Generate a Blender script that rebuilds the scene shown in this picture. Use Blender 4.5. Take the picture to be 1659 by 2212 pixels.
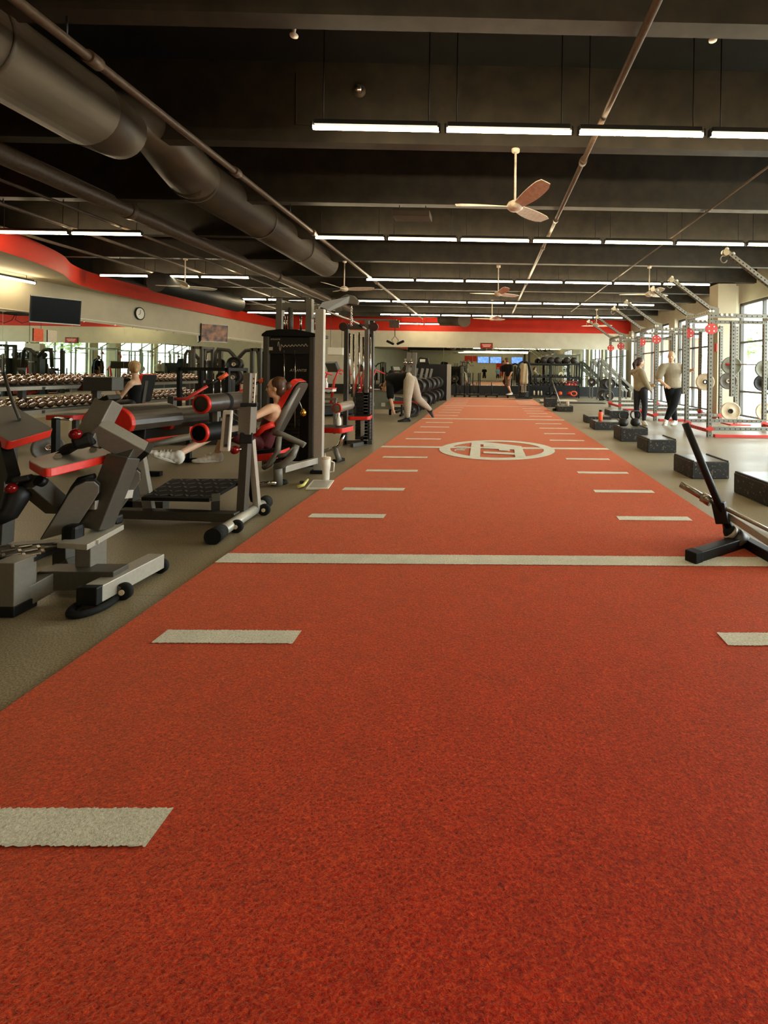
import bpy, bmesh, math, random
from mathutils import Vector as V, Matrix, noise
random.seed(7)
for o in list(bpy.data.objects): bpy.data.objects.remove(o)
C = bpy.context.scene.collection
S = bpy.context.scene
pi = math.pi
# ------------------------------------------------------------------ camera
FPX = 1000.0; PX0, PY0 = 1072.0, 802.0; YAW = 0.0137; ROLL = 0.0127; CAMZ = 1.25
Rt0 = V((math.cos(YAW), -math.sin(YAW), 0)); FW = V((math.sin(YAW), math.cos(YAW), 0)); UP0 = V((0, 0, 1))
RT = Rt0*math.cos(ROLL) + UP0*math.sin(ROLL); UP = UP0*math.cos(ROLL) - Rt0*math.sin(ROLL)
CAM = V((0, 0, CAMZ))
cd = bpy.data.cameras.new('camera'); cam = bpy.data.objects.new('camera', cd); C.objects.link(cam)
cam.matrix_world = Matrix(((RT.x, UP.x, -FW.x, 0), (RT.y, UP.y, -FW.y, 0), (RT.z, UP.z, -FW.z, CAMZ), (0, 0, 0, 1)))
cd.sensor_fit = 'VERTICAL'; cd.sensor_height = 24; cd.lens = 24*FPX/2212
cd.shift_x = (829.5-PX0)/2212; cd.shift_y = -(1106-PY0)/2212; cd.clip_end = 300; cd.clip_start = .02
S.camera = cam
def ray(px, py): return FW*FPX + RT*(px-PX0) - UP*(py-PY0)
def P(px, py, Y):                      # point of the room at depth Y seen at a pixel of the photograph
    d = ray(px, py); return CAM + d*(Y/d.y)
def G(px, py, z=0.0):                  # point on the horizontal plane z
    d = ray(px, py); return CAM + d*((z-CAMZ)/d.z)
# ------------------------------------------------------------------ world, exposure
S.view_settings.view_transform = 'Standard'; S.view_settings.look = 'None'; S.view_settings.gamma = 1
S.view_settings.use_curve_mapping = False; S.view_settings.exposure = 1.05
S.cycles.use_denoising = True; S.cycles.max_bounces = 8; S.cycles.glossy_bounces = 6; S.cycles.transparent_max_bounces = 16
S.cycles.diffuse_bounces = 4; S.cycles.sample_clamp_indirect = 6; S.cycles.caustics_reflective = False
SKY = 7.2; TUBE = 26
w = bpy.data.worlds.new('overcast_sky'); S.world = w; w.use_nodes = True
bg = w.node_tree.nodes['Background']; bg.inputs[0].default_value = (.93, .97, 1.0, 1); bg.inputs[1].default_value = SKY
for yc, ly in ((4.6, 5.6), (11.0, 6.2), (16.0, 4.2), (21.0, 5.0)):
    ld = bpy.data.lights.new('window_portal', 'AREA'); ld.shape = 'RECTANGLE'; ld.size = 3.1; ld.size_y = ly
    ld.cycles.is_portal = True
    lo = bpy.data.objects.new('window_portal', ld); C.objects.link(lo); lo.location = (7.28, yc, 1.75); lo.rotation_euler = (0, pi/2, 0)
# ------------------------------------------------------------------ materials
def lin(c):
    return tuple(((x/255)/12.92 if x/255 <= .04045 else (((x/255)+.055)/1.055)**2.4) for x in c)
def M(name, rgb, rough=.5, metal=0., var=.12, scale=25., bump=0., emit=0., spec=.5, coat=0., rgb2=None, detail=3., stretch=None, sheen=0., ramp=(.35, .65)):
    m = bpy.data.materials.new(name); m.use_nodes = True; nt = m.node_tree; N = nt.nodes; L = nt.links
    b = N['Principled BSDF']; c = lin(rgb)
    tc = N.new('ShaderNodeTexCoord'); nz = N.new('ShaderNodeTexNoise'); nz.inputs['Scale'].default_value = scale; nz.inputs['Detail'].default_value = detail
    src = tc.outputs['Object']
    if stretch:
        mp = N.new('ShaderNodeMapping'); mp.inputs['Scale'].default_value = stretch; L.new(src, mp.inputs[0]); src = mp.outputs[0]
    L.new(src, nz.inputs['Vector'])
    mx = N.new('ShaderNodeMix'); mx.data_type = 'RGBA'
    c2 = lin(rgb2) if rgb2 else tuple(min(1, x*(1+var)) for x in c)
    c1 = c if rgb2 else tuple(x*(1-var) for x in c)
    mx.inputs['A'].default_value = (*c1, 1); mx.inputs['B'].default_value = (*c2, 1)
    rp = N.new('ShaderNodeMapRange'); rp.inputs[1].default_value = ramp[0]; rp.inputs[2].default_value = ramp[1]
    L.new(nz.outputs['Fac'], rp.inputs[0]); L.new(rp.outputs[0], mx.inputs['Factor']); L.new(mx.outputs['Result'], b.inputs['Base Color'])
    b.inputs['Roughness'].default_value = rough; b.inputs['Metallic'].default_value = metal
    b.inputs['Specular IOR Level'].default_value = spec
    if coat: b.inputs['Coat Weight'].default_value = coat
    if sheen: b.inputs['Sheen Weight'].default_value = sheen; b.inputs['Sheen Roughness'].default_value = .5
    if bump:
        bp = N.new('ShaderNodeBump'); bp.inputs['Strength'].default_value = bump; bp.inputs['Distance'].default_value = .004
        L.new(nz.outputs['Fac'], bp.inputs['Height']); L.new(bp.outputs[0], b.inputs['Normal'])
    if emit:
        b.inputs['Emission Color'].default_value = (*c, 1); b.inputs['Emission Strength'].default_value = emit
    return m
# room
m_slab = M('black_painted_concrete', (20, 23, 19), .55, var=.3, scale=4, bump=.3)
m_wall = M('cream_wall_paint', (206, 199, 176), .75, var=.04, scale=3, bump=.05)
m_wallleft = M('beige_wall_paint', (192, 182, 156), .75, var=.04, scale=3, bump=.05)
m_redpaint = M('red_wall_paint', (206, 44, 22), .6, var=.06, scale=2, spec=.3)
m_blackpaint = M('black_wall_paint', (12, 15, 12), .55, var=.2, scale=5)
m_mirror = M('mirror_glass', (214, 222, 210), .008, 1., var=.01)
m_tube = M('lit_fluorescent_tube', (255, 232, 188), .4, emit=TUBE)
m_housing = M('black_light_housing', (14, 14, 12), .5)
m_duct = M('brown_grey_duct_paint', (68, 56, 40), .55, var=.15, scale=3, bump=.08)
m_pipe = M('dark_pipe_paint', (92, 76, 60), .45, var=.15)
m_fan = M('white_fan_enamel', (235, 222, 200), .35)
# machines
m_grey = M('grey_powder_coat', (112, 108, 96), .42, var=.06, scale=60, spec=.5)
m_greyd = M('dark_grey_powder_coat', (70, 67, 58), .45, var=.08, scale=60)
m_silver = M('silver_powder_coat', (176, 172, 158), .35, var=.05, scale=60, metal=.2)
m_black = M('black_plastic', (10, 12, 10), .5, spec=.35, var=.2, scale=60)
m_rubber = M('black_rubber', (20, 21, 19), .8, var=.25, scale=80, bump=.2, spec=.3)
m_vinyl = M('black_vinyl', (10, 11, 9), .5, var=.1, scale=120, bump=.06, spec=.22)
m_redv = M('red_vinyl', (214, 40, 22), .38, var=.08, scale=40)
m_chrome = M('chrome', (214, 208, 196), .14, 1., var=.04)
m_dullchrome = M('dull_chrome', (196, 176, 162), .2, 1., var=.1)
m_redpl = M('glossy_red_plastic', (112, 6, 6), .15)
m_redsteel = M('red_powder_coat', (205, 50, 38), .35, var=.06)
m_rig = M('rig_grey_powder_coat', (116, 113, 100), .35, var=.06, metal=.3)
m_hole = M('punched_hole_black', (22, 22, 20), .8)
m_bolt = M('white_bolt_cap', (235, 235, 225), .3)
m_white = M('white_plastic', (232, 228, 214), .4, var=.03)
m_cream = M('cream_bumper_rubber', (226, 208, 178), .55, var=.06)
m_plateg = M('grey_green_bumper_rubber', (132, 134, 116), .5, var=.08)
m_plateb = M('grey_iron_plate', (110, 106, 98), .45, var=.1)
m_urethane = M('black_urethane', (33, 32, 29), .38, var=.15)
m_letter = M('pale_lettering', (196, 186, 164), .6, var=.04)
m_board = M('speckled_black_foam', (24, 23, 19), .6, rgb2=(120, 104, 80), scale=38, detail=5, bump=.15, ramp=(.6, .7))
m_deck = M('worn_black_deck_top', (104, 100, 88), .28, var=.15, scale=12)
m_iron = M('cast_iron', (40, 38, 34), .45, .4, var=.2)
m_steel = M('worn_steel_bar', (150, 142, 126), .3, .8, var=.12, scale=90)
# cloth and skin
m_skin = M('light_skin', (222, 178, 142), .5, var=.05, scale=12)
m_skin2 = M('tan_skin', (205, 150, 112), .5, var=.06, scale=12)
m_hair = M('brown_hair', (84, 56, 34), .45, var=.4, scale=60, stretch=(1, 1, .15))
m_hair2 = M('blond_hair', (196, 156, 104), .5, var=.25, scale=60, stretch=(1, 1, .15))
m_hair3 = M('dark_brown_hair', (58, 36, 28), .5, var=.3, scale=60)
m_hairg = M('short_grey_hair', (176, 148, 122), .7, var=.15, scale=90)
m_burg = M('burgundy_knit', (84, 8, 13), .7, var=.12, scale=70)
m_blackc = M('black_cotton', (12, 13, 12), .85, var=.2, scale=50, sheen=.06, spec=.2)
m_sweat = M('light_grey_sweat_cotton', (176, 164, 142), .85, var=.06, scale=14, sheen=.3)
m_hood = M('sage_grey_fleece', (160, 152, 124), .85, var=.06, scale=14, sheen=.3)
m_tee = M('taupe_cotton', (150, 138, 112), .85, var=.05, scale=14, sheen=.3)
m_navy = M('navy_legging_knit', (18, 20, 30), .6, var=.15, scale=60)
m_shoe = M('white_trainer_leather', (226, 218, 200), .5, var=.03)
m_shoeb = M('black_trainer', (22, 22, 22), .5)
m_eye = M('eye_dark', (40, 28, 22), .2)
m_lip = M('lip_pink', (180, 96, 84), .45)
m_orange = M('orange_plastic', (240, 92, 44), .4)
m_yellow = M('pale_yellow_plastic', (222, 218, 120), .4)
m_brass = M('brass', (200, 160, 70), .25, 1.)
m_beigecloth = M('beige_towel_cloth', (170, 156, 124), .9, var=.08, scale=30)
# ------------------------------------------------------------------ mesh building
WM = {}
def wmat(o): return WM.get(o.name, Matrix.Identity(4))
def thing(name, label, cat, loc=(0, 0, 0), rz=0., group=None):
    o = bpy.data.objects.new(name, None); C.objects.link(o); o.location = loc; o.rotation_euler = (0, 0, rz)
    o.empty_display_size = .1; WM[o.name] = Matrix.Translation(V(loc)) @ Matrix.Rotation(rz, 4, 'Z')
    o['label'] = label; o['category'] = cat
    if group: o['group'] = group
    return o
def tag(o, label, cat, group=None, kind=None):
    if label: o['label'] = label
    if cat: o['category'] = cat
    if group: o['group'] = group
    if kind: o['kind'] = kind
    return o
def frame(d, up=(0, 0, 1)):
    d = V(d).normalized(); u = V(up)
    if abs(d.dot(u.normalized())) > .98: u = V((0, 1, 0)) if abs(d.y) < .9 else V((1, 0, 0))
    s = d.cross(u).normalized(); return d, s, s.cross(d).normalized()
class MB:
    def __init__(s): s.v = []; s.f = []; s.m = []; s.s = []; s.mi = 0
    def mat(s, i): s.mi = i; return s
    def add(s, vs, fs, sm=False):
        n = len(s.v); s.v += [V(v) for v in vs]
        for f in fs: s.f.append([n+i for i in f]); s.m.append(s.mi); s.s.append(sm)
        return s
    def box(s, c, d, rz=0., R=None):
        c = V(c); x, y, z = [k/2 for k in d]
        R = R or Matrix.Rotation(rz, 3, 'Z')
        vs = [c + R @ V((a*x, b*y, e*z)) for e in (-1, 1) for b in (-1, 1) for a in (-1, 1)]
        return s.add(vs, [(0, 2, 3, 1), (4, 5, 7, 6), (0, 1, 5, 4), (2, 6, 7, 3), (0, 4, 6, 2), (1, 3, 7, 5)])
    def beam(s, a, b, w, h=None, up=(0, 0, 1)):
        a, b = V(a), V(b); h = h or w; d, sd, u = frame(b-a, up); sd = sd*w/2; u = u*h/2
        vs = [p + x*sd + y*u for p in (a, b) for (x, y) in ((-1, -1), (1, -1), (1, 1), (-1, 1))]
        return s.add(vs, [(3, 2, 1, 0), (4, 5, 6, 7), (0, 1, 5, 4), (1, 2, 6, 5), (2, 3, 7, 6), (3, 0, 4, 7)])
    def ring(s, c, u, v, r, n): return [c + u*(r*math.cos(2*pi*i/n)) + v*(r*math.sin(2*pi*i/n)) for i in range(n)]
    def tube(s, pts, r, n=10, cyc=False, sm=True):
        pts = [V(p) for p in pts]; k = len(pts); rs = r if isinstance(r, (list, tuple)) else [r]*k
        vs = []; pu = None
        for i, p in enumerate(pts):
            if cyc: d = pts[(i+1) % k]-pts[i-1]
            else: d = pts[min(i+1, k-1)]-pts[max(i-1, 0)]
            if d.length < 1e-9: d = V((0, 0, 1))
            d.normalize()
            if pu is None: _, sd, u = frame(d)
            else:
                u = (pu - d*pu.dot(d)).normalized(); sd = d.cross(u)
            pu = u; vs += s.ring(p, sd, u, rs[i], n)
        fs = []
        for i in range(k if cyc else k-1):
            j = (i+1) % k
            for a in range(n): b = (a+1) % n; fs.append((i*n+a, j*n+a, j*n+b, i*n+b))
        s.add(vs, fs, sm)
        if not cyc:
            n0 = len(s.v)-k*n; s.f.append([n0+i for i in range(n)]); s.f.append([n0+(k-1)*n+i for i in reversed(range(n))])
            s.m += [s.mi]*2; s.s += [False]*2
        return s
    def cyl(s, a, b, r, r2=None, n=20): return s.tube([a, b], [r, r if r2 is None else r2], n)
    def lathe(s, prof, base=(0, 0, 0), axis=(0, 0, 1), n=24):
        base = V(base); d, sd, u = frame(axis); vs = []
        for (r, h) in prof: vs += s.ring(base+d*h, sd, u, max(r, 1e-4), n)
        fs = []
        for i in range(len(prof)-1):
            for a in range(n): b = (a+1) % n; fs.append((i*n+a, i*n+b, (i+1)*n+b, (i+1)*n+a))
        return s.add(vs, fs, True)
    def sph(s, c, r, n=14, m=9, R=None):
        c = V(c); r = (r, r, r) if not hasattr(r, '__len__') else r; R = R or Matrix.Identity(3)
        vs = [c + R @ V((0, 0, r[2]))]
        for j in range(1, m):
            t = pi*j/m
            for i in range(n): a = 2*pi*i/n; vs.append(c + R @ V((r[0]*math.sin(t)*math.cos(a), r[1]*math.sin(t)*math.sin(a), r[2]*math.cos(t))))
        vs.append(c + R @ V((0, 0, -r[2]))); fs = [(0, 1+i, 1+(i+1) % n) for i in range(n)]
        for j in range(m-2):
            for i in range(n): a = 1+j*n+i; b = 1+j*n+(i+1) % n; fs.append((a, a+n, b+n, b))
        e = 1+(m-1)*n; k = 1+(m-2)*n; fs += [(k+(i+1) % n, k+i, e) for i in range(n)]
        return s.add(vs, fs, True)
    def prism(s, poly, off, cap0=None, cap1=None, side=None):
        poly = [V(p) for p in poly]; off = V(off); n = len(poly); mi = s.mi
        nn = sum(((poly[i]-poly[0]).cross(poly[(i+1) % n]-poly[0]) for i in range(n)), V((0, 0, 0)))
        if nn.dot(off) < 0: poly.reverse()
        vs = poly + [p+off for p in poly]; b = len(s.v); s.v += vs
        for f, m_ in [([b+i for i in reversed(range(n))], cap0), ([b+n+i for i in range(n)], cap1)] + [([b+i, b+(i+1) % n, b+n+(i+1) % n, b+n+i], side) for i in range(n)]:
            s.f.append(f); s.m.append(mi if m_ is None else m_); s.s.append(False)
        return s
    def build(s, name, mats, parent=None, bevel=0., label=None, local=False, solid=0., seg=2, sub=0, smooth_all=False):
        me = bpy.data.meshes.new(name); vs = s.v
        if parent is not None and not local:
            inv = wmat(parent).inverted(); vs = [inv @ v for v in vs]
        org = None
        if parent is None and vs:
            lo = V([min(v[i] for v in vs) for i in range(3)]); hi = V([max(v[i] for v in vs) for i in range(3)])
            org = V(((lo.x+hi.x)/2, (lo.y+hi.y)/2, lo.z)); vs = [v-org for v in vs]
        me.from_pydata([tuple(v) for v in vs], [], s.f)
        for m in (mats if isinstance(mats, (list, tuple)) else [mats]): me.materials.append(m)
        me.polygons.foreach_set('material_index', s.m)
        me.polygons.foreach_set('use_smooth', [True]*len(s.f) if smooth_all else s.s); me.update()
        o = bpy.data.objects.new(name, me); C.objects.link(o)
        if parent is not None: o.parent = parent; WM[o.name] = wmat(parent)
        else: o.location = org; WM[o.name] = Matrix.Translation(org)
        if bevel:
            b = o.modifiers.new('bevel', 'BEVEL'); b.width = bevel; b.segments = seg; b.limit_method = 'ANGLE'; b.angle_limit = .7
            b.use_clamp_overlap = True
        if sub: b = o.modifiers.new('subsurf', 'SUBSURF'); b.levels = b.render_levels = sub
        if label: o['label'] = label
        return o
def kids(o): return [c for c in bpy.data.objects if c.parent == o]
def dup(root, loc=None, rz=None, label=None, group=None, scale=None):
    ch = KID.get(root.name)
    if ch is None: ch = KID[root.name] = [(c, kids(c)) for c in kids(root)]
    r = root.copy(); C.objects.link(r)
    if loc is not None: r.location = loc
    if rz is not None: r.rotation_euler = (0, 0, rz)
    if scale: r.scale = (scale,)*3
    if label: r['label'] = label
    if group: r['group'] = group
    for c, gs in ch:
        d = c.copy(); C.objects.link(d); d.parent = r
        for g in gs: e = g.copy(); C.objects.link(e); e.parent = d
    return r
KID = {}
def rrect(c, u, v, L, W, r, k=5):       # rounded rectangle outline
    c, u, v = V(c), V(u).normalized(), V(v).normalized(); r = min(r, L/2-.001, W/2-.001); out = []
    for sx, sy, a0 in ((1, 1, 0), (-1, 1, pi/2), (-1, -1, pi), (1, -1, 1.5*pi)):
        for i in range(k+1):
            a = a0 + i*pi/2/k; out.append(c + u*(sx*(L/2-r) + r*math.cos(a)) + v*(sy*(W/2-r) + r*math.sin(a)))
    return out
def pad(parent, name, c, u, v, L, W, T, r=.05, mats=None, local=False, bevel=.008, back=None):
    """upholstered pad: c is the centre of its back plate, u length, v width, thickness along u x v"""
    n = V(u).cross(V(v)).normalized(); mb = MB()
    mb.prism(rrect(c, u, v, L, W, r), n*T, 2, 0, 1)
    return mb.build(name, mats or [m_vinyl, m_redv, back or m_black], parent, bevel=bevel, local=local, seg=3)
def perf(mb, a, b, w=.076, step=.1, r=.014, faces=(0, 1, 2, 3), mh=1, up=(0, 0, 1)):
    """square tube with rows of punched holes"""
    a, b = V(a), V(b); mb.beam(a, b, w, up=up); d, sd, u = frame(b-a, up); L = (b-a).length; k = int(L/step); mi = mb.mi; mb.mi = mh
    for q, nrm in enumerate((sd, u, -sd, -u)):
        if q not in faces: continue
        t = d.cross(nrm)
        for i in range(k):
            c = a + d*((i+.5)*L/k) + nrm*(w/2+.0012); mb.add(mb.ring(c, d, t, r, 8), [tuple(range(8))])
    mb.mi = mi; return mb
# ================================================================== the setting
XL, XR, YB, YF, ZC = -10.8, 7.3, 24.0, -14.0, 4.62
def struct(name, mb, mats, parent=None, **k):
    o = mb.build(name, mats, parent, **k)
    if parent is None: o['kind'] = 'structure'
    return o
def floor_mat():
    m = bpy.data.materials.new('flecked_rubber_floor'); m.use_nodes = True; nt = m.node_tree; N = nt.nodes; L = nt.links; b = N['Principled BSDF']
    tc = N.new('ShaderNodeTexCoord'); n1 = N.new('ShaderNodeTexNoise'); n1.inputs['Scale'].default_value = 140; n1.inputs['Detail'].default_value = 4
    n2 = N.new('ShaderNodeTexNoise'); n2.inputs['Scale'].default_value = .9; n2.inputs['Detail'].default_value = 4
    for n in (n1, n2): L.new(tc.outputs['Object'], n.inputs['Vector'])
    r1 = N.new('ShaderNodeValToRGB'); r1.color_ramp.elements[0].position = .38; r1.color_ramp.elements[1].position = .66
    r1.color_ramp.elements[0].color = (*lin((115, 104, 80)), 1); r1.color_ramp.elements[1].color = (*lin((168, 156, 127)), 1)
    L.new(n1.outputs['Fac'], r1.inputs[0])
    r2 = N.new('ShaderNodeMapRange'); r2.inputs[1].default_value = .3; r2.inputs[2].default_value = .7; r2.inputs[3].default_value = .86; r2.inputs[4].default_value = 1.1
    L.new(n2.outputs['Fac'], r2.inputs[0])
    # seams between the 1.22 m rubber mats
    sp = N.new('ShaderNodeSeparateXYZ'); L.new(tc.outputs['Object'], sp.inputs[0]); seam = None
    for ax in (0, 1):
        a = N.new('ShaderNodeMath'); a.operation = 'PINGPONG'; a.inputs[1].default_value = .61; L.new(sp.outputs[ax], a.inputs[0])
        c = N.new('ShaderNodeMath'); c.operation = 'LESS_THAN'; c.inputs[1].default_value = .005; L.new(a.outputs[0], c.inputs[0])
        if seam is None: seam = c
        else:
            d = N.new('ShaderNodeMath'); d.operation = 'MAXIMUM'; L.new(seam.outputs[0], d.inputs[0]); L.new(c.outputs[0], d.inputs[1]); seam = d
    k = N.new('ShaderNodeMath'); k.operation = 'MULTIPLY_ADD'; k.inputs[1].default_value = -.25; k.inputs[2].default_value = 1; L.new(seam.outputs[0], k.inputs[0])
    k2 = N.new('ShaderNodeMath'); k2.operation = 'MULTIPLY'; L.new(k.outputs[0], k2.inputs[0]); L.new(r2.outputs[0], k2.inputs[1])
    mx = N.new('ShaderNodeVectorMath'); mx.operation = 'SCALE'; L.new(r1.outputs[0], mx.inputs[0]); L.new(k2.outputs[0], mx.inputs['Scale'])
    L.new(mx.outputs[0], b.inputs['Base Color'])
    rr = N.new('ShaderNodeMapRange'); rr.inputs[1].default_value = .3; rr.inputs[2].default_value = .7; rr.inputs[3].default_value = .36; rr.inputs[4].default_value = .52; b.inputs['Specular IOR Level'].default_value = .38
    L.new(n2.outputs['Fac'], rr.inputs[0]); L.new(rr.outputs[0], b.inputs['Roughness'])
    bp = N.new('ShaderNodeBump'); bp.inputs['Strength'].default_value = .15; bp.inputs['Distance'].default_value = .002
    L.new(n1.outputs['Fac'], bp.inputs['Height']); L.new(bp.outputs[0], b.inputs['Normal'])
    return m
struct('floor', MB().box(((XL+XR)/2, (YB+YF)/2, -.05), (XR-XL, YB-YF, .1)), floor_mat())
struct('ceiling', MB().box(((XL+XR)/2, (YB+YF)/2, ZC+.1), (XR-XL, YB-YF, .2)), m_slab)
mb = MB(); mb.box(((XL+XR)/2, YB+.1, 1.64), (XR-XL+.4, .2, 3.28)); struct('wall_back', mb, m_wall)
struct('trim_1', MB().box(((XL+XR)/2, YB+.07, 3.95), (XR-XL, .2, 1.34)), m_redpaint)       # red band over the back wall
struct('wall_left', MB().box((XL-.1, (YB+YF)/2, ZC/2), (.2, YB-YF, ZC)), m_wallleft)
struct('wall_front', MB().box(((XL+XR)/2, YF-.1, ZC/2), (XR-XL+.4, .2, ZC)), m_wall)
struct('trim_2', MB().box(((XL+XR)/2, YB-.04, .25), (XR-XL-.02, .08, .5)), m_blackpaint)         # black plinth under the back mirrors
# right window wall
mb = MB(); mb.box((XR+.1, (1.8+YF)/2, ZC/2), (.2, 1.8-YF, ZC)); mb.box((XR+.1, (YB+1.8)/2, 3.98), (.2, YB-1.8, 1.3))
for y0, y1 in ((7.4, 7.9), (13.55, 14.3), (18.0, 18.6), (23.5, 24.0)): mb.box((XR+.08, (y0+y1)/2, 1.7), (.36, y1-y0, 3.4))
struct('wall_right', mb, m_wall)
def glass_mat():
    m = bpy.data.materials.new('window_glass'); m.use_nodes = True; N = m.node_tree.nodes; L = m.node_tree.links
    N.remove(N['Principled BSDF']); out = N['Material Output']
    t = N.new('ShaderNodeBsdfTransparent'); t.inputs[0].default_value = (.94, .97, .96, 1)
    g = N.new('ShaderNodeBsdfGlossy'); g.inputs['Roughness'].default_value = .02; lw = N.new('ShaderNodeLayerWeight'); pw = N.new('ShaderNodeMath'); pw.operation = 'POWER'; pw.inputs[1].default_value = 4; L.new(lw.outputs['Facing'], pw.inputs[0])
    f = N.new('ShaderNodeMath'); f.operation = 'MULTIPLY_ADD'; f.inputs[1].default_value = .5; f.inputs[2].default_value = .03; L.new(pw.outputs[0], f.inputs[0])
    x = N.new('ShaderNodeMixShader'); L.new(f.outputs[0], x.inputs[0]); L.new(t.outputs[0], x.inputs[1]); L.new(g.outputs[0], x.inputs[2]); L.new(x.outputs[0], out.inputs[0])
    return m
m_glass = glass_mat(); m_mull = M('dark_window_frame', (66, 62, 54), .5)
m_mull2 = M('pale_window_frame', (150, 146, 132), .5)
for n, (y0, y1) in enumerate(((1.8, 7.4), (7.9, 13.55), (14.3, 18.0), (18.6, 23.5))):
    fr = MB(); k = max(2, round((y1-y0)/1.15))
    for i in range(k+1): y = y0+.03+(y1-y0-.06)*i/k; fr.box((XR+.1, y, 1.67), (.1, .05, 3.3))
    for z in (.05, .75, 2.18, 3.3): fr.box((XR+.1, (y0+y1)/2, z), (.09, y1-y0, .055 if z < 3 else .09))
    wo = struct('window_%d' % (n+1), fr, m_mull)
    MB().box((XR+.1, (y0+y1)/2, 1.67), (.012, y1-y0, 3.28)).build('glass_pane', m_glass, wo)
# mirrors on the back wall and the left wall, hung as separate panels
def mirror(a, b, z0, z1, label):
    a, b = V(a), V(b); t = (b-a).normalized(); n = V((0, 0, 1)).cross(t); c = (a+b)/2
    r = thing('wall_mirror', label, 'mirror', (c.x, c.y, z0))
    mb = MB(); mb.prism([V((a.x, a.y, z0)), V((b.x, b.y, z0)), V((b.x, b.y, z1)), V((a.x, a.y, z1))], n*.008); mb.build('mirror_panel', m_mirror, r)
    mb = MB(); mb.beam(V((a.x, a.y, z0-.006)), V((b.x, b.y, z0-.006)), .014, .012); mb.build('mirror_channel', m_silver, r)
    for f in (.2, .8):
        p = a.lerp(b, f); MB().box((p.x, p.y, z1+.004), (.03, .03, .03)).build('mirror_clip', m_chrome, r)
xs = [-6.2, -4.3, -2.4, -.9, .6, 1.95, 3.3, 5.2, 7.2]
bl = ['behind the bent-over person', 'behind the row of black weight plates', 'left of the middle pair and above the turf end', 'directly above the turf end', 'behind the man in black shorts', 'behind the hanging jacket', 'behind the left half of the ball shelf', 'beside the windows, last on the right']
for i in range(8): mirror((xs[i+1]-.004, YB-.002, 0), (xs[i]+.004, YB-.002, 0), .5, 2.44, 'tall back wall mirror panel '+bl[i])
ys = [6.0, 8.2, 10.4, 12.1, 13.8, 15.5, 17.6, 19.8, 22.0]
ll = ['nearest the camera, cut by the frame edge', 'under the dark television', 'with a small orange notice stuck on it', 'left of the wall clock', 'just below the wall clock', 'right of the wall clock', 'below the small picture on the wall', 'furthest along toward the corner']
for i in range(8): mirror((XL+.002, ys[i]+.004, 0), (XL+.002, ys[i+1]-.004, 0), .55, 2.43, 'left wall mirror panel '+ll[i])
# concrete double-tee stems under the slab, and their bottom flanges
k = 0
for i in range(-7, 11):
    y = 3.38+1.865*i
    if y < YB-.2 and y > YF:
        k += 1; mb = MB(); W = .075
        mb.prism([V((XL, y-W, 3.77)), V((XL, y+W, 3.77)), V((XL, y+W+.06, ZC)), V((XL, y-W-.06, ZC))], V((XR-XL, 0, 0)))
        struct('trim_%d' % (k+2), mb, M('beam_black_paint_%d' % k, (48, 42, 31), .6, var=.3, scale=5, bump=.3) if k == 1 else bpy.data.materials['beam_black_paint_1'])
# red curved fascia and soffit along the left wall
cv = [(-8.15, 2.0), (-8.3, 4.5), (-8.5, 7.0), (-8.72, 8.3), (-9.05, 9.4), (-9.5, 10.4), (-10.1, 11.3), (-10.45, 12.2), (-10.6, 13.5), (-10.68, 16), (-10.7, 20), (-10.7, YB)]
def crom(p, n=6):
    q = [p[0]]+p+[p[-1]]; out = []
    for i in range(1, len(q)-2):
        for j in range(n):
            t = j/n; out.append(tuple(.5*((2*b)+(-a+c)*t+(2*a-5*b+4*c-d)*t*t+(-a+3*b-3*c+d)*t**3) for a, b, c, d in zip(q[i-1], q[i], q[i+1], q[i+2])))
    return out+[p[-1]]
cv = crom(cv); mb = MB(); n = len(cv)
for i in range(n-1):
    a, b = cv[i], cv[i+1]; mb.mi = 0
    mb.add([(a[0], a[1], 3.28), (b[0], b[1], 3.28), (b[0], b[1], 3.7), (a[0], a[1], 3.7)], [(0, 1, 2, 3)], True)
    mb.mi = 1; mb.add([(XL, a[1], 3.28), (XL, b[1], 3.28), (b[0], b[1], 3.28), (a[0], a[1], 3.28)], [(0, 1, 2, 3)])
    mb.mi = 2; mb.add([(XL, a[1], 3.7), (a[0], a[1], 3.7), (b[0], b[1], 3.7), (XL, b[1], 3.7)], [(0, 1, 2, 3)])
struct('trim_30', mb, [m_redpaint, m_wallleft, m_blackpaint])
struct('trim_31', MB().box((XL+.02, (YB+YF)/2, 4.2), (.05, YB-YF, .98)), m_blackpaint)   # black upper wall above the soffit
struct('trim_32', MB().box((XL+.012, 15, 2.5), (.02, 18, .02)), m_white)
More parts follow.
